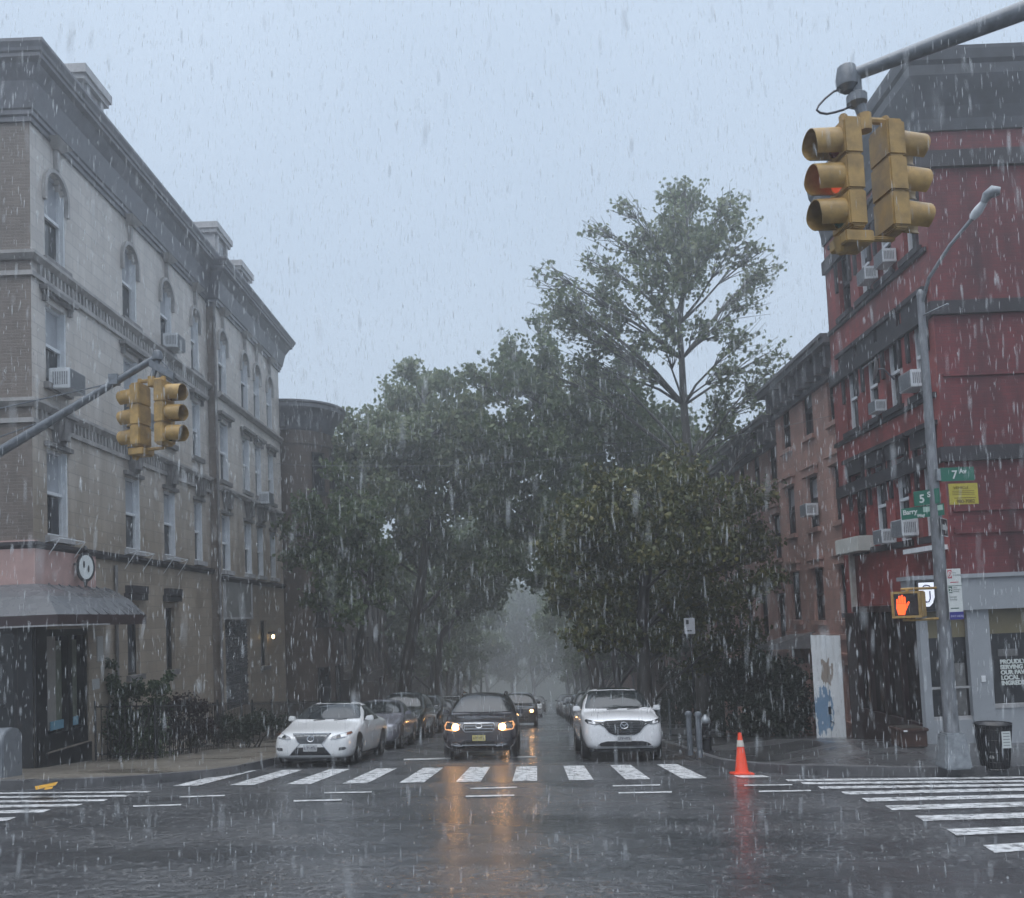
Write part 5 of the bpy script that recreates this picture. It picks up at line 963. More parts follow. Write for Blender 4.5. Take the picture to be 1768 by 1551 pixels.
def generic_tree(i, s):
    random.seed(50+i); tr = [(Vector((0, 0, 0)), .26), (Vector((.1, 0, 2)), .22), (Vector((.25, .1, 4)), .19), (Vector((.4, 0, 6)), .15), (Vector((.5, .2, 8.5)), .10), (Vector((.45, .1, 11)), .05)]
    cl = []
    for k in range(26):
        a = random.uniform(0, 6.28); h = random.uniform(4.6, 14.5); rr_ = (1-((h-8.2)/7.4)**2)**.5*5.4*random.uniform(.35, 1)
        xx = math.cos(a)*rr_+.3
        if xx > .2 and h < 11: xx = .2-abs(xx)*.9
        cl.append((Vector((xx, math.sin(a)*rr_, h)), random.uniform(1.6, 2.5), 1500))
    return make_tree('plane_tree', 'x', (0, 0, 0), tr, cl, (L_green, L_grey, L_green)[i], .34, KITE, None, tw=11)
protos = [generic_tree(i, 1) for i in range(3)]
far = [(-1, 70, 0), (-1, 82, 1), (-1, 95, 2), (-1, 110, 0), (-1, 130, 1), (1, 52, 1), (1, 64, 2), (1, 77, 0), (1, 91, 1), (1, 108, 2), (1, 130, 0), (0, 176, 2), (2, 182, 0), (3, 190, 1), (4, 168, 0), (5, 198, 1)]
words = ['third', 'fourth', 'fifth', 'sixth', 'seventh', 'eighth', 'ninth', 'tenth', 'eleventh', 'twelfth']; cnt = {-1: 1, 1: 1, 0: 0, 2: 0, 3: 0, 4: 0, 5: 0}
used = set()
for sd_, y, k in far:
    o = protos[k] if k not in used else copy_tree(protos[k]); used.add(k); cnt[sd_] += 1
    x = (lc(y)-2.3 if sd_ < 0 else rc(y)+1.3 if sd_ == 1 else {0: 3.5, 2: -6, 3: 11, 4: 15, 5: -1}[sd_]); s_ = random.uniform(.86, 1.08)
    o.location = (x, y, zg(x, y)+.1); o.rotation_euler = (0, 0, (random.uniform(-.5, .5) if sd_ < 0 else math.pi+random.uniform(-.5, .5))); s_ *= 1.0 if sd_ in (-1, 1) else 1.6; o.scale = (s_, s_, s_*random.uniform(.9, 1.02))
    lb_ = {0: 'pale hazy tree in the middle of the far end of the street', 2: 'pale hazy tree left of the far end of the street', 3: 'pale hazy tree right of the far end of the street', 4: 'pale hazy tree behind the last right hand houses', 5: 'farthest tree of all, almost dissolved in mist'}[sd_] if sd_ not in (-1, 1) else '%s street tree along the %s kerb, greyed by the rain' % (words[cnt[sd_]-1], 'left' if sd_ < 0 else 'right')
    tag(o, lb_, 'tree', gA if sd_ < 0 else gB)
    o['group'] = gA if sd_ < 0 else gB
random.seed(5)
def shrub(name, label, cat, base, clumps, m, lsize, dens, group=None, squash=.9, kind=None):
    t = thing(name, label, cat, base, group); b0 = Vector(base); tb = MB(); P = []
    for c, r in clumps:
        c = Vector(c); foot = Vector((b0.x+(c.x-b0.x)*.6, b0.y+(c.y-b0.y)*.6, b0.z)); tb.tube(wob(foot, c, 4, .12), [.03, .024, .018, .012, .006], 5, caps=False)
        n = int(dens*(r/.5)**2*260)
        for k in range(9):
            d = Vector((random.gauss(0, 1), random.gauss(0, 1), random.gauss(0, 1))).normalized()*r*random.uniform(.5, 1.15); d.z *= squash; tg = wob(c, c+d, 3, .05); tb.tube(tg, [.008, .006, .005, .003], 4, caps=False)
            f = RNG.uniform(.3, 1, size=(max(3, n//9), 1)); P.append(np.array(tuple(c))+np.array(tuple(d))*f+RNG.normal(size=(max(3, n//9), 3))*r*.2)
    tb.build('stem', M_bark, t); me = leaf_mesh('foliage', np.concatenate(P)-np.array(tuple(b0)), lsize, m, KITE); o = bpy.data.objects.new('foliage', me); COL.objects.link(o); o.parent = t; return t
gr_y = lambda px, py, Y: at(px, py, Y)
def sh(lst, Y, sp=.35): return [(at(px, py, Y+random.uniform(-sp, sp)), r*Y/FOC) for px, py, r in lst]
bs = at(205, 1310, 21.0)
shrub('shrub', 'tall leafy shrub against the pale wall beside the corner shop', 'shrub', bs, sh([(184, 1150, 17), (192, 1180, 24), (215, 1200, 26), (180, 1215, 26), (205, 1235, 36), (240, 1195, 24), (275, 1185, 22), (292, 1170, 14), (255, 1225, 34), (180, 1265, 36), (220, 1275, 40), (260, 1270, 36)], 21.2), leafmat('leaf_shrub', (.025, .045, .025), (.045, .075, .038), (.08, .11, .05)), .085, 4.5)
bs = at(318, 1305, 22.4)
shrub('shrub', 'dark plum leaved shrub behind the iron fence of the pale house', 'shrub', bs, sh([(300, 1220, 28), (335, 1225, 28), (310, 1255, 32), (350, 1255, 28), (285, 1265, 26)], 22.8), L_red, .08, 4.5)
bs = at(395, 1300, 25.5)
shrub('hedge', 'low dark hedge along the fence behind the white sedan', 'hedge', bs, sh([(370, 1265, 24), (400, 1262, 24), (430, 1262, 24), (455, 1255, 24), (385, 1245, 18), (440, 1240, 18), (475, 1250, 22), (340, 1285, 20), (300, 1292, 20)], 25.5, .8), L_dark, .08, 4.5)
bs = gr(1290, 1262, .14)
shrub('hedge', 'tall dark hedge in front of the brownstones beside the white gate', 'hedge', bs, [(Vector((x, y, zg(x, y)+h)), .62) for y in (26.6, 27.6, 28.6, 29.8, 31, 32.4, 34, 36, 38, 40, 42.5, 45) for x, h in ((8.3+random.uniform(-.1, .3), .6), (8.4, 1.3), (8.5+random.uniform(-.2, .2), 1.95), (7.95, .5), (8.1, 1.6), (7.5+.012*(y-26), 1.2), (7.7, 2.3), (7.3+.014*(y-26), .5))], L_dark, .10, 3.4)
# ------------------------------------------------------------------ vehicles
def carpaint(name, col, metal=.0, rough=.22):
    m = mat(name, col, rough, metal=metal, coat=.8); return m
M_tyre = mat('tyre_rubber', (.014, .014, .015), .5); M_rim = mat('alloy_rim', (.34, .35, .37), .3, metal=.7); M_chr = mat('chrome', (.55, .57, .60), .15, metal=.9)
M_carglass = mat('car_glass', (.016, .02, .022), .04, spec=.7); M_trimb = mat('black_trim', (.014, .015, .017), .35); M_hl = mat('headlight_glass', (.24, .25, .27), .12, spec=.8, var=.4, vscale=14)
M_plate = mat('licence_plate', (.42, .43, .44), .4, var=.15, vscale=20); M_platey = mat('yellow_licence_plate', (.50, .44, .18), .4, var=.15, vscale=20); M_ink = mat('plate_ink', (.03, .035, .08), .5)
M_lamp = mat('lit_headlamp', (1, .8, .5), .3, emit=(1.0, .50, .16), estr=26); M_lampw = mat('lit_white_headlamp', (1, 1, .9), .3, emit=(.85, 1.0, .9), estr=14)
def make_car(name, label, cat, kind, paint, Lc, Wd, H, hood, cowl, belt, clear, detail, group=None):
    t = thing(name, label, cat, (0, 0, 0), group); w = Wd/2; suv = kind != 'sedan'
    wy = (1.35, 2.05) if not suv else (1.15, 1.85); hf = hood
    if suv: tail = [(Lc-1.2, belt+.04, w*.95, H-.03, w*.71), (Lc-.55, belt+.04, w*.93, H-.10, w*.67), (Lc-.22, belt, w*.92, belt+.20, w*.70), (Lc-.02, belt-.15, w*.82, belt-.05, w*.66)]
    else: tail = [(3.15, belt+.05, w*.955, H-.04, w*.68), (3.95, belt+.10, w*.95, belt+.20, w*.62), (4.55, belt+.08, w*.93, belt+.16, w*.66), (Lc-.02, belt-.08, w*.80, belt+.0, w*.62)]
    st = [(0, hf-.16, w*.70, hf-.12, w*.46), (.08, hf-.10, w*.84, hf-.05, w*.62), (.28, hf-.04, w*.915, hf+.02, w*.68), (.70, hf+.03, w*.945, hf+.09, w*.72), (wy[0]-.08, cowl-.06, w*.955, cowl-.005, w*.84), (wy[0]+.06, cowl-.02, w*.96, cowl+.05, w*.86), (wy[1], belt+.02, w*.968, H-.05, w*.735), (wy[1]+.55, belt+.04, w*.968, H, w*.72)]+tail
    secs = []
    for i, (y, zb, wb, zt, wt) in enumerate(st):
        e = i == 0; l = i == len(st)-1; lo = clear+(.10 if e or l else .02 if i == 1 else 0)
        wl_ = w*(.60 if e else .80 if i == 1 else .88 if not l else .7); ww = w*(.72 if e else .885 if i == 1 else .975 if i == 2 else 1.0 if not l else .84); zw = clear+(zb-clear)*.50
        secs.append([(0, y, lo), (wl_*.6, y, lo), (wl_, y, lo), ((wl_+ww)/2+.02, y, lo+(zw-lo)*.45), (ww, y, zw), ((ww+wb)/2+.01, y, (zw+zb)/2), (wb, y, zb), (wt+(wb-wt)*.08, y, zt-.04 if zt-zb > .2 else zt-.015), (wt*.55, y, zt-.004), (0, y, zt+.012)])
    nk = len(secs[0]); V = []; F = []
    for s in secs: V += [(x, y, z) for x, y, z in s]+[(-x, y, z) for x, y, z in s[1:-1]]
    ring = nk+nk-2; idx = list(range(nk))+[nk+j for j in range(nk-3, -1, -1)]     # once round: bottom centre, right side, top, left side
    for i in range(len(secs)-1):
        for j in range(ring):
            a, c = idx[j], idx[(j+1) % ring]; F.append([i*ring+a, i*ring+c, (i+1)*ring+c, (i+1)*ring+a])
    F.append([idx[j] for j in range(ring)][::-1]); F.append([(len(secs)-1)*ring+idx[j] for j in range(ring)])
    me = bpy.data.meshes.new('body'); me.from_pydata(V, [], F); me.materials.append(paint); tmp = bpy.data.objects.new('body', me); COL.objects.link(tmp)
    md = tmp.modifiers.new('s', 'SUBSURF'); md.levels = 2; md.render_levels = 2
    dg = bpy.context.evaluated_depsgraph_get(); me2 = bpy.data.meshes.new_from_object(tmp.evaluated_get(dg)); bpy.data.objects.remove(tmp); me2.name = 'body'
    me2.polygons.foreach_set('use_smooth', [True]*len(me2.polygons)); body = bpy.data.objects.new('body', me2); COL.objects.link(body); body.parent = t
    bm = bmesh.new(); bm.from_mesh(me2); bvh = BVHTree.FromBMesh(bm); bm.free()
    def decal(nm, polys, m, axis='F', off=.007, parent=None, step=.09, mirror=True, sides=(1, -1)):
        """lay a panel on the bodywork, following its curve; axis F front, S sides, T top"""
        bm = bmesh.new()
        allp = []
        for p in polys:
            if axis == 'S':
                allp += [(p, sg_) for sg_ in sides]; continue
            allp.append((p, 1))
            if mirror: allp.append(([(-x if axis != 'S' else x, z) for x, z in p], -1))
        for p, sg in allp:
            bb_ = bmesh.new(); fv = bb_.faces.new([bb_.verts.new((a, c, 0)) for a, c in p])
            xs_ = [q[0] for q in p]; zs_ = [q[1] for q in p]
            for ax_, (lo_, hi_) in ((0, (min(xs_), max(xs_))), (1, (min(zs_), max(zs_)))):
                k = math.floor(lo_/step)+1
                while k*step < hi_:
                    co = [0, 0, 0]; co[ax_] = k*step; nn_ = [0, 0, 0]; nn_[ax_] = 1; bmesh.ops.bisect_plane(bb_, geom=bb_.verts[:]+bb_.edges[:]+bb_.faces[:], plane_co=co, plane_no=nn_); k += 1
            ok = True
            for v in bb_.verts:
                a, c = v.co.x, v.co.y
                if axis == 'F': h = bvh.ray_cast(Vector((a, -3, c)), Vector((0, 1, 0)))
                elif axis == 'S': h = bvh.ray_cast(Vector((3*sg, a, c)), Vector((-sg, 0, 0)))
                elif axis == 'R': h = bvh.ray_cast(Vector((a, 12, c)), Vector((0, -1, 0)))
                else: h = bvh.ray_cast(Vector((a, c, 4)), Vector((0, 0, -1)))
                if h[0] is None: v.co = (9, 9, 9)
                else:
                    dr_ = {'F': Vector((0, 1, 0)), 'S': Vector((-sg, 0, 0)), 'R': Vector((0, -1, 0)), 'T': Vector((0, 0, -1))}[axis]
                    v.co = h[0]+(h[1] if h[1].dot(dr_) < 0 else -h[1])*off
            bmesh.ops.delete(bb_, geom=[v for v in bb_.verts if v.co.x > 8], context='VERTS')
            tmpm = bpy.data.meshes.new('t'); bb_.to_mesh(tmpm); bb_.free(); bm.from_mesh(tmpm); bpy.data.meshes.remove(tmpm)
        m2 = bpy.data.meshes.new(nm); bm.to_mesh(m2); bm.free(); m2.materials.append(m); m2.polygons.foreach_set('use_smooth', [True]*len(m2.polygons))
        o = bpy.data.objects.new(nm, m2); COL.objects.link(o); o.parent = parent or t; return o
    def surf(x, z, off=.01):
        h = bvh.ray_cast(Vector((x, -3, z)), Vector((0, 1, 0))); return (h[0]+(h[1] if h[1].y < 0 else -h[1])*off) if h[0] else Vector((x, 0, z))
    def strokes(nm, lines, m, rad=.008, parent=None, off=.012):
        b = MB()
        for ln in lines:
            pts = []
            for (x0, z0), (x1, z1) in zip(ln[:-1], ln[1:]):
                k = max(1, int(math.hypot(x1-x0, z1-z0)/.06)); pts += [surf(x0+(x1-x0)*i/k, z0+(z1-z0)*i/k, off) for i in range(k)]
            pts.append(surf(*ln[-1], off)); b.tube(pts, rad, 5)
        return b.build(nm, m, parent or t, local=True, smooth=True)
    mir = lambda p: [(-x, z) for x, z in p[::-1]]
    tz, bz = H-.095, cowl+.055
    decal('windshield', [[(0, bz-.01), (w*.835, bz), (w*.82, bz+.06), (w*.675, tz-.02), (w*.63, tz), (0, tz+.015)]], M_carglass, 'F', .013, step=.05)
    y0, y1, y2 = wy[0]+.25, wy[1]+.12, (Lc-.55 if suv else 3.55)
    sb, stp = belt+.075, H-.13
    for sg in (1, -1):
        decal('side_window', [[(y0-.02, sb), (y1+.85, sb), (y1+.85, stp+.02), (y1+.05, stp+.0), (y0+.45, sb+.2)]], M_carglass, 'S', .006, sides=(sg,))
        decal('side_window', [[(y1+.93, sb), (y2-.12, sb+.02), (y2-.3 if not suv else y2-.2, stp-.07), (y1+.93, stp+.01)]], M_carglass, 'S', .006, sides=(sg,))
    decal('rear_window', [[(0, belt+.22), (w*.62, belt+.22), (w*.55, H-.12), (0, H-.10)]], M_carglass, 'R', .006)
    # wheels
    wr = .335 if not suv else .36; ya_, yr = .93, .93+(2.78 if Lc > 4.7 else 2.68)
    for sg in (-1, 1):
        for yc in (ya_, yr):
            decal('wheel_arch', [[(yc+math.cos(a)*(wr+.055), max(clear+.03, wr+math.sin(a)*(wr+.055))) for a in [2*math.pi*k/18 for k in range(18)]]], M_trimb, 'S', .004, sides=(sg,))
            b = MB(); xo = w*.985; prf = [(-.20, wr*.70), (-.205, wr*.96), (-.18, wr), (-.03, wr), (-.005, wr*.95), (.0, wr*.72), (-.03, wr*.66), (-.2, wr*.66)]; n_ = 22
            rows = [[Vector((sg*(xo+dx), yc+math.cos(2*math.pi*k/n_)*rd, wr+math.sin(2*math.pi*k/n_)*rd)) for k in range(n_)] for dx, rd in prf]
            for i in range(len(rows)):
                for k in range(n_): b.face([rows[i][k], rows[i][(k+1) % n_], rows[(i+1) % len(rows)][(k+1) % n_], rows[(i+1) % len(rows)][k]])
            wh = b.build('wheel', M_tyre, t, local=True, smooth=True)
            b = MB()
            for k in range(7):
                a = 2*math.pi*k/7; u = Vector((0, math.cos(a), math.sin(a))); v = Vector((0, -math.sin(a), math.cos(a))); c0 = Vector((sg*(xo-.03), yc, wr))
                b.hexa([c0+u*.03+v*.045-X3*sg*.03, c0+u*(wr*.7)+v*.03-X3*sg*.03, c0+u*(wr*.7)-v*.03-X3*sg*.03, c0+u*.03-v*.045-X3*sg*.03, c0+u*.03+v*.045+X3*sg*.01, c0+u*(wr*.7)+v*.03+X3*sg*.01, c0+u*(wr*.7)-v*.03+X3*sg*.01, c0+u*.03-v*.045+X3*sg*.01])
            b.tube([Vector((sg*(xo-.12), yc, wr)), Vector((sg*(xo-.015), yc, wr))], .06, 10); b.tube([Vector((sg*(xo-.16), yc, wr)), Vector((sg*(xo-.14), yc, wr))], wr*.68, 16); b.build('rim', M_rim, wh, local=True)
    # mirrors, sills, handles
    for sg in (-1, 1):
        b = MB(); mx_, my, mz = sg*(w+.05), wy[0]+.38, belt+.13
        pts = [(mx_+sg*a, my+bq, mz+c) for a, bq, c in ((-.10, -.02, -.055), (.08, .03, -.06), (.085, .10, -.05), (-.10, .10, -.05), (-.10, -.02, .045), (.06, .03, .075), (.065, .10, .075), (-.10, .10, .06))]
        b.hexa(pts); b.hexa([(sg*(w*.90), my-.02, mz-.06), (mx_-sg*.08, my, mz-.04), (mx_-sg*.08, my+.06, mz-.04), (sg*(w*.90), my+.06, mz-.06), (sg*(w*.90), my-.02, mz-.02), (mx_-sg*.08, my, mz), (mx_-sg*.08, my+.06, mz), (sg*(w*.90), my+.06, mz-.02)])
        b.build('mirror', paint, t, local=True, bevel=.02)
    decal('door_handle', [[(y1+.62, belt-.06), (y1+.82, belt-.06), (y1+.82, belt-.03), (y1+.62, belt-.03)], [(y1+1.6, belt-.05), (y1+1.8, belt-.05), (y1+1.8, belt-.02), (y1+1.6, belt-.02)]], paint, 'S', .022)
    b = MB(); b.box(-w*.80, w*.80, .35, Lc-.3, clear-.05, clear+.06); b.build('underbody', M_trimb, t, local=True)
    b = MB(); b.tube([(-.28, wy[0]-.10, cowl+.03), (-.02, wy[0]-.02, cowl+.05)], .011, 5); b.tube([(.2, wy[0]-.10, cowl+.03), (.5, wy[0]-.02, cowl+.05)], .011, 5); b.build('wiper', M_trimb, t, local=True)
    detail(t, decal, strokes, surf, mir, w, hf)
    return t
def plate(decal, strokes, x, z0, z1, m, wd=.155):
    o = decal('licence_plate', [[(-wd, z0), (wd, z0), (wd, z1), (-wd, z1)]], m, 'F', .03, mirror=False)
    zm, h = (z0+z1)/2, (z1-z0)*.22; L_ = []
    for k, ch in enumerate('KTS4817'):
        cx_ = -wd*.75+k*wd*.25; L_ += [[(cx_-.012, zm-h), (cx_-.012, zm+h)], [(cx_-.012, zm+(h if k % 2 else 0)), (cx_+.012, zm+(h if k % 3 else -h))]] if k != 3 else [[(cx_-.01, zm), (cx_+.01, zm)]]
    strokes('plate_number', L_, M_ink, .004, o, .034)
ov = lambda cx_, cz_, a, c, n=16: [(cx_+a*math.cos(2*math.pi*k/n), cz_+c*math.sin(2*math.pi*k/n)) for k in range(n+1)]
M_mesh = mat('grille_grey', (.075, .08, .085), .35, metal=.3)
def det_sedan(t, decal, strokes, surf, mir, w, hf):
    g = decal('grille', [[(0, .50), (.235, .50), (.29, .545), (.40, .69), (0, .695)]], M_mesh, 'F')
    strokes('grille_bar', [[(-.27-.012*k, .525+k*.026), (.27+.012*k, .525+k*.026)] for k in range(7)], M_dgalv, .006, g)
    decal('lower_grille', [[(0, .25), (.45, .25), (.40, .33), (.30, .42), (0, .42)]], M_trimb, 'F')
    strokes('grille_surround', [[(.42, .705), (.30, .545), (.245, .49), (.31, .42), (.47, .245)], [(-.42, .705), (-.30, .545), (-.245, .49), (-.31, .42), (-.47, .245)], [(-.42, .705), (.42, .705)]], M_chr, .010)
    for s in (1, -1):
        h = decal('headlight', [[(s*x, z) for x, z in ((.44, .60), (.55, .585), (.74, .615), (.835, .70), (.80, .745), (.60, .69), (.47, .645))]], M_hl, 'F', .008, mirror=False)
        decal('lens', [ov(s*.61, .635, .045, .038)], M_carglass, 'F', .016, h, mirror=False); decal('indicator', [[(s*.76, .66), (s*.825, .70), (s*.80, .735), (s*.74, .71)]], mat('amber_lens', (.16, .05, .02), .2), 'F', .013, h, mirror=False)
        strokes('light_strip', [[(s*.45, .60), (s*.56, .592), (s*.72, .625)]], M_chr, .008, h)
        decal('fog_lamp', [[(s*x, z) for x, z in ((.62, .345), (.74, .355), (.78, .39), (.75, .42), (.63, .41))]], M_mesh, 'F', .006, mirror=False)
    strokes('emblem', [ov(0, .60, .075, .058), [(.028, .635), (-.03, .585), (.05, .578)]], M_chr, .012)
    plate(decal, strokes, 0, .335, .475, M_plate)
    decal('sunroof', [[(0, 2.15), (.38, 2.2), (.38, 2.9), (0, 2.95)]], M_carglass, 'T', .005)
    decal('sticker', [[(.42, 1.09), (.55, 1.09), (.54, 1.13), (.42, 1.13)]], M_white, 'F', .012, mirror=False)
def det_cross(t, decal, strokes, surf, mir, w, hf):
    g = decal('grille', [[(0, .60), (.22, .605), (.34, .66), (.44, .78), (.50, .86), (.40, .885), (0, .90)]], mat('gloss_black_grille', (.012, .013, .015), .25), 'F', .01)
    strokes('grille_frame', [[(-.56, .835), (-.44, .77), (-.34, .645), (-.22, .59), (.22, .59), (.34, .645), (.44, .77), (.56, .835)]], M_trimb, .014, g)
    strokes('grille_bar', [[(-.40, .64+k*.05), (.40, .64+k*.05)] if k > 1 else [(-.28, .64+k*.05), (.28, .64+k*.05)] for k in range(5)], M_mesh, .006, g)
    for s in (1, -1):
        h = decal('headlight', [[(s*x, z) for x, z in ((.47, .835), (.62, .80), (.80, .825), (.855, .885), (.83, .925), (.62, .875), (.48, .865))]], M_carglass, 'F', .009, mirror=False)
        strokes('light_strip', [[(s*.56, .825), (s*.66, .815), (s*.78, .84)], [(s*.70, .86), (s*.80, .885)]], M_hl, .010, h)
    strokes('emblem', [ov(0, .785, .088, .068), [(-.07, .82), (-.03, .80), (0, .765), (.03, .80), (.07, .82)]], M_chr, .011)
    plate(decal, strokes, 0, .435, .565, M_plate, .16)
    decal('lower_grille', [[(0, .335), (.52, .335), (.60, .36), (.52, .41), (.40, .44), (0, .445)]], M_trimb, 'F', .008)
    decal('bumper_lip', [[(0, .25), (.74, .26), (.70, .325), (0, .325)]], M_trimb, 'F', .006)
    decal('sunroof', [[(0, 2.0), (.42, 2.05), (.42, 2.9), (0, 2.95)]], M_carglass, 'T', .006)
    decal('wheel_trim', [[(.30, .30), (.5, .30), (.5, .45), (.3, .45)]], M_trimb, 'S', .004)
    decal('sticker', [[(.55, 1.14), (.68, 1.14), (.67, 1.2), (.55, 1.2)]], M_white, 'F', .012, mirror=False)
def det_wagon(t, decal, strokes, surf, mir, w, hf, lit=M_lamp, plt=M_platey):
    g = decal('grille', [[(0, .66), (.31, .665), (.39, .74), (.35, .83), (0, .835)]], M_trimb, 'F', .008)
    strokes('grille_surround', [[(-.36, .84), (-.40, .745), (-.32, .655), (.32, .655), (.40, .745), (.36, .84), (-.36, .84)]], M_chr, .017, g); strokes('grille_bar', [[(-.34, .785), (-.1, .785)], [(.1, .785), (.34, .785)], [(-.36, .72), (.36, .72)]], M_chr, .012, g)
    strokes('emblem', [ov(0, .785, .075, .045)], M_chr, .010, g); strokes('emblem_star', [[(x, z), (x+.012, z)] for x, z in ((-.035, .795), (.0, .80), (.03, .785), (.0, .77), (-.02, .775), (.035, .77))], M_chr, .007, g)
    for s in (1, -1):
        h = decal('headlight', [[(s*x, z) for x, z in ((.46, .70), (.62, .67), (.80, .70), (.845, .80), (.80, .885), (.62, .86), (.47, .82))]], mat('reflector_painted_glow', (.4, .3, .2), .15, emit=(1, .38, .10), estr=.55), 'F', .009, mirror=False)  # amber glow painted on the reflector in place of the lamp's halo
        decal('lamp_ring', [ov(s*.69, .79, .085, .075)], M_carglass, 'F', .014, h, mirror=False)
        o = decal('bulb', [ov(s*.555, .755, .075, .068)], lit, 'F', .022, h, mirror=False)
        strokes('fog_trim', [[(s*.40, .33), (s*.55, .34), (s*.66, .37), (s*.55, .385), (s*.44, .35)]], M_chr, .014)
    plate(decal, strokes, 0, .445, .575, plt, .155)
    decal('lower_grille', [[(0, .38), (.42, .385), (.38, .43), (0, .43)]], M_trimb, 'F', .007); strokes('chin_bar', [[(-.40, .345), (.40, .345)]], M_galv, .016)
    b = MB()
    for s in (1, -1): b.tube([(s*w*.60, 1.95, 1.53), (s*w*.62, 2.1, 1.60), (s*w*.62, 3.6, 1.60), (s*w*.60, 3.9, 1.53)], .022, 6)
    b.build('roof_rail', M_trimb, t, local=True)
def det_plain(lit=None, plt=M_plate, gm=None):
    def f(t, decal, strokes, surf, mir, w, hf):
        g = decal('grille', [[(0, hf-.26), (.34, hf-.25), (.40, hf-.13), (0, hf-.12)]], M_trimb, 'F'); strokes('grille_bar', [[(-.34, hf-.19), (.34, hf-.19)], ov(0, hf-.19, .05, .04)], M_chr, .011, g)
        for s in (1, -1):
            h = decal('headlight', [[(s*x, hf+z) for x, z in ((.47, -.24), (.66, -.25), (.80, -.20), (.82, -.09), (.64, -.12), (.49, -.15))]], M_hl, 'F', .008, mirror=False)
            if lit: decal('bulb', [ov(s*.62, hf-.185, .07, .06)], lit, 'F', .02, h, mirror=False)
        plate(decal, strokes, 0, hf-.44, hf-.31, plt, .15); decal('lower_grille', [[(0, hf-.55), (.5, hf-.55), (.42, hf-.46), (0, hf-.46)]], M_trimb, 'F')
    return f
def park(o, x, y, yaw=0.0, s=1.0):
    o.matrix_basis = Matrix.Translation((x, y, zg(x, y)+.004)) @ GROT.to_4x4() @ Matrix.Rotation(yaw, 4, 'Z') @ Matrix.Scale(s, 4); return o
P_white = carpaint('pearl_white', (.70, .71, .72)); P_white2 = carpaint('arctic_white', (.72, .73, .75)); P_navy = carpaint('dark_navy', (.018, .018, .026)); P_silver = carpaint('silver_lilac', (.24, .24, .28), .4)
P_green = carpaint('dark_grey_green', (.035, .045, .042), .2); P_black = carpaint('car_black', (.012, .013, .015)); P_grey = carpaint('mid_grey', (.13, .135, .145), .3); P_blue = carpaint('slate_blue', (.05, .06, .085), .2)
gL = 'cars parked along the left kerb'; gR = 'cars parked along the right kerb'; gM = 'cars waiting in the roadway'
yw = -DR
a = gr(485, 1322); 
c_lex = make_car('parked_car', 'pearl white sedan with a dark hourglass grille parked first at the left kerb', 'car', 'sedan', P_white, 4.90, 1.82, 1.43, .75, .95, .88, .155, det_sedan, gL)
c_cx = make_car('parked_car', 'white compact SUV with a wide black grille parked first at the right kerb', 'car', 'suv', P_white2, 4.58, 1.86, 1.66, .98, 1.10, 1.02, .24, det_cross, gR)
c_sub = make_car('moving_car', 'dark navy wagon with lit amber headlights and chrome grille facing the crosswalk', 'car', 'suv', P_navy, 4.78, 1.83, 1.60, .90, 1.04, .97, .24, det_wagon, gM)
c_sil = make_car('parked_car', 'silver sedan parked directly behind the white sedan', 'car', 'sedan', P_silver, 4.7, 1.80, 1.46, .78, .98, .90, .19, det_plain(), gL)
c_suv = make_car('moving_car', 'dark SUV with a lit headlight following the navy wagon', 'car', 'suv', P_black, 4.8, 1.90, 1.74, .98, 1.12, 1.05, .25, det_plain(M_lamp), gM)
def recolour(o, paint, label, group, lit=None):
    c = copy_tree(o); tag(c, label, 'car', group); c.name = 'parked_car' if group != gM else 'moving_car'
    for ch in list(c.children):
        if ch.name.split('.')[0] in ('body', 'mirror', 'door_handle'):
            ch.material_slots[0].link = 'OBJECT'; ch.material_slots[0].material = paint
        for g in list(ch.children):
            if lit is None and g.name.split('.')[0] == 'bulb': bpy.data.objects.remove(g)
            elif lit is not None and g.name.split('.')[0] == 'bulb': g.material_slots[0].link = 'OBJECT'; g.material_slots[0].material = lit
    return c
pk_l = lambda y: lc(y)+1.02; pk_r = lambda y: rc(y)-1.02
park(c_lex, -4.62, 19.3, yw-.015, 1.0); park(c_cx, 2.34, 19.6, yw+.012); park(c_sub, -.97, 20.7, yw); park(c_sil, -4.42, 25.4, yw)
park(c_suv, .02, 43.5, yw)
lots = [(c_suv, P_green, 'dark grey green wagon parked third at the left kerb', 31.6), (c_cx, P_black, 'black SUV parked fourth at the left kerb', 37.6), (c_sil, P_grey, 'mid grey sedan parked fifth at the left kerb', 43.5), (c_cx, P_white, 'white SUV parked sixth at the left kerb, half hidden by the wagon', 49.5), (c_suv, P_blue, 'slate blue SUV parked far down the left kerb', 56), (c_sil, P_white, 'pale sedan parked far down the left kerb in haze', 63)]
for src, p, l, y in lots: park(recolour(src, p, l, gL), pk_l(y), y, yw)
lots = [(c_suv, P_black, 'black SUV parked behind the white SUV at the right kerb', 40.5), (c_cx, P_grey, 'grey SUV parked third at the right kerb', 47), (c_sil, P_blue, 'slate blue sedan parked fourth at the right kerb', 53.5), (c_sil, P_white, 'white sedan parked fifth at the right kerb in haze', 60), (c_cx, P_silver, 'silver SUV parked sixth at the right kerb in haze', 67), (c_suv, P_grey, 'last grey SUV of the right kerb row, almost lost in haze', 75)]
for src, p, l, y in lots: park(recolour(src, p, l, gR), pk_r(y), y, yw)
park(recolour(c_sil, P_white, 'white car in the roadway, third in line in the haze', gM), .95, 66, yw)
park(recolour(c_cx, P_grey, 'far grey car with a white headlight in the roadway', gM), 2.0, 92, yw)
park(recolour(c_suv, P_blue, 'farthest car in the roadway with amber headlights', gM, lit=M_lamp), 1.0, 108, yw)
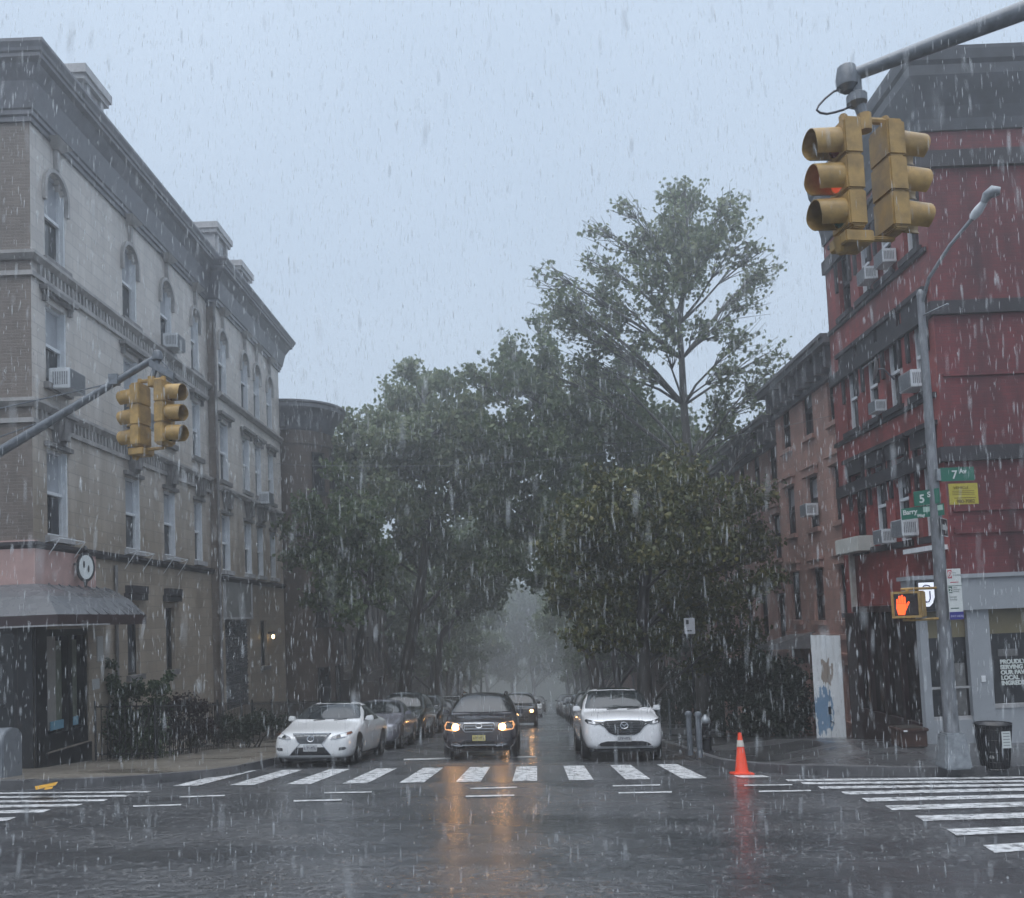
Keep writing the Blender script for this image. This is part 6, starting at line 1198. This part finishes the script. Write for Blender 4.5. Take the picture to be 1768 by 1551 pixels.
# ------------------------------------------------------------------ rain and haze
def rain_mesh(n):
    # many small far drops, fewer near ones
    y = .9+34*RNG.random(n)**.66; u = RNG.uniform(-.74, .74, n); x = u*y; zlo = -GA*y-GB*x+.02; zhi = 1.43+.78*y; z = zlo+(zhi-zlo)*RNG.random(n)
    r = (.0015+.0028*RNG.random(n)**2)*np.clip(.6+y*.045, .62, 1.7); ln = RNG.uniform(.045, .13, n)*np.clip(.55+y*.05, .6, 1.7)
    tilt = RNG.normal(.03, .05, n); base = np.array([(0, 0, -.5), (1, 0, -.15), (-.5, .866, -.15), (-.5, -.866, -.15), (1, 0, .1), (-.5, .866, .1), (-.5, -.866, .1), (0, 0, .5)])
    v = np.zeros((n, 8, 3)); v[:, :, 0] = x[:, None]+base[None, :, 0]*r[:, None]+base[None, :, 2]*ln[:, None]*tilt[:, None]; v[:, :, 1] = y[:, None]+base[None, :, 1]*r[:, None]; v[:, :, 2] = z[:, None]+base[None, :, 2]*ln[:, None]
    f = np.array([(0, 2, 1), (0, 3, 2), (0, 1, 3), (1, 2, 5), (1, 5, 4), (2, 3, 6), (2, 6, 5), (3, 1, 4), (3, 4, 6), (4, 5, 7), (5, 6, 7), (6, 4, 7)]); nf = len(f)
    fi = (f[None]+8*np.arange(n)[:, None, None]).reshape(-1).astype(np.int32)
    me = bpy.data.meshes.new('rain'); me.vertices.add(n*8); me.vertices.foreach_set('co', v.reshape(-1).astype(np.float32)); me.loops.add(len(fi)); me.loops.foreach_set('vertex_index', fi)
    me.polygons.add(n*nf); me.polygons.foreach_set('loop_start', np.arange(0, len(fi), 3, dtype=np.int32)); me.polygons.foreach_set('use_smooth', [True]*(n*nf)); me.update(calc_edges=True); return me
M_rain = bpy.data.materials.new('rain_water'); M_rain.use_nodes = True; n = M_rain.node_tree; n.nodes.clear()
o_ = n.nodes.new('ShaderNodeOutputMaterial'); d_ = n.nodes.new('ShaderNodeBsdfTranslucent'); d_.inputs[0].default_value = (.85, .88, .9, 1); d2 = n.nodes.new('ShaderNodeBsdfDiffuse'); d2.inputs[0].default_value = (.85, .88, .9, 1)
t_ = n.nodes.new('ShaderNodeBsdfTransparent'); a_ = n.nodes.new('ShaderNodeAddShader'); m_ = n.nodes.new('ShaderNodeMixShader'); gi = n.nodes.new('ShaderNodeNewGeometry'); mr_ = n.nodes.new('ShaderNodeMapRange'); mr_.inputs['To Min'].default_value = .08; mr_.inputs['To Max'].default_value = .66
md_ = n.nodes.new('ShaderNodeMixShader'); md_.inputs[0].default_value = .5
n.links.new(gi.outputs['Random Per Island'], mr_.inputs['Value']); n.links.new(mr_.outputs['Result'], m_.inputs[0]); n.links.new(d_.outputs[0], md_.inputs[1]); n.links.new(d2.outputs[0], md_.inputs[2]); n.links.new(t_.outputs[0], m_.inputs[1]); n.links.new(md_.outputs[0], m_.inputs[2]); n.links.new(m_.outputs[0], o_.inputs['Surface'])
me = rain_mesh(46000); me.materials.append(M_rain); ro = bpy.data.objects.new('rain', me); COL.objects.link(ro); tag(ro, kind='stuff')
ro['label'] = 'falling rain drops filling the air over the crossing'; ro['category'] = 'rain'
# splashes where drops hit the road: small crowns and beads
nsp = 3600; yy_ = 3+26*RNG.random(nsp)**1.0; xx_ = RNG.uniform(-.75, .75, nsp)*yy_; sb_ = MB()
k_ = RNG.random((nsp, 3))
for i in range(nsp):
    x, y = float(xx_[i]), float(yy_[i]); r = .003+.005*k_[i, 0]; h = .006+.03*k_[i, 1]**3; z = zg(x, y)+.002
    sb_.raw([(x-r, y-r*.6, z), (x+r, y-r*.6, z), (x, y+r, z), (x+r*.3, y, z+h)], [(0, 1, 3), (1, 2, 3), (2, 0, 3)])
me = bpy.data.meshes.new('rain_splash'); me.from_pydata([tuple(p) for p in sb_.v], [], sb_.f); me.materials.append(M_rain); spo = bpy.data.objects.new('rain_splash', me); COL.objects.link(spo); tag(spo, 'splashes of rain on the wet road', 'rain', kind='stuff')
# the air itself
hz = MB(); hz.box(-60, 60, -12, 330, -60, 24); me = bpy.data.meshes.new('haze'); me.from_pydata([tuple(p) for p in hz.v], [], hz.f)
M_haze = bpy.data.materials.new('rain_haze'); M_haze.use_nodes = True; n = M_haze.node_tree; n.nodes.clear(); o_ = n.nodes.new('ShaderNodeOutputMaterial'); v_ = n.nodes.new('ShaderNodeVolumePrincipled')
v_.inputs['Color'].default_value = (.93, .94, .95, 1); v_.inputs['Density'].default_value = .0060; v_.inputs['Anisotropy'].default_value = .72; n.links.new(v_.outputs[0], o_.inputs['Volume'])
me.materials.append(M_haze); ho = bpy.data.objects.new('haze', me); COL.objects.link(ho); tag(ho, kind='stuff')
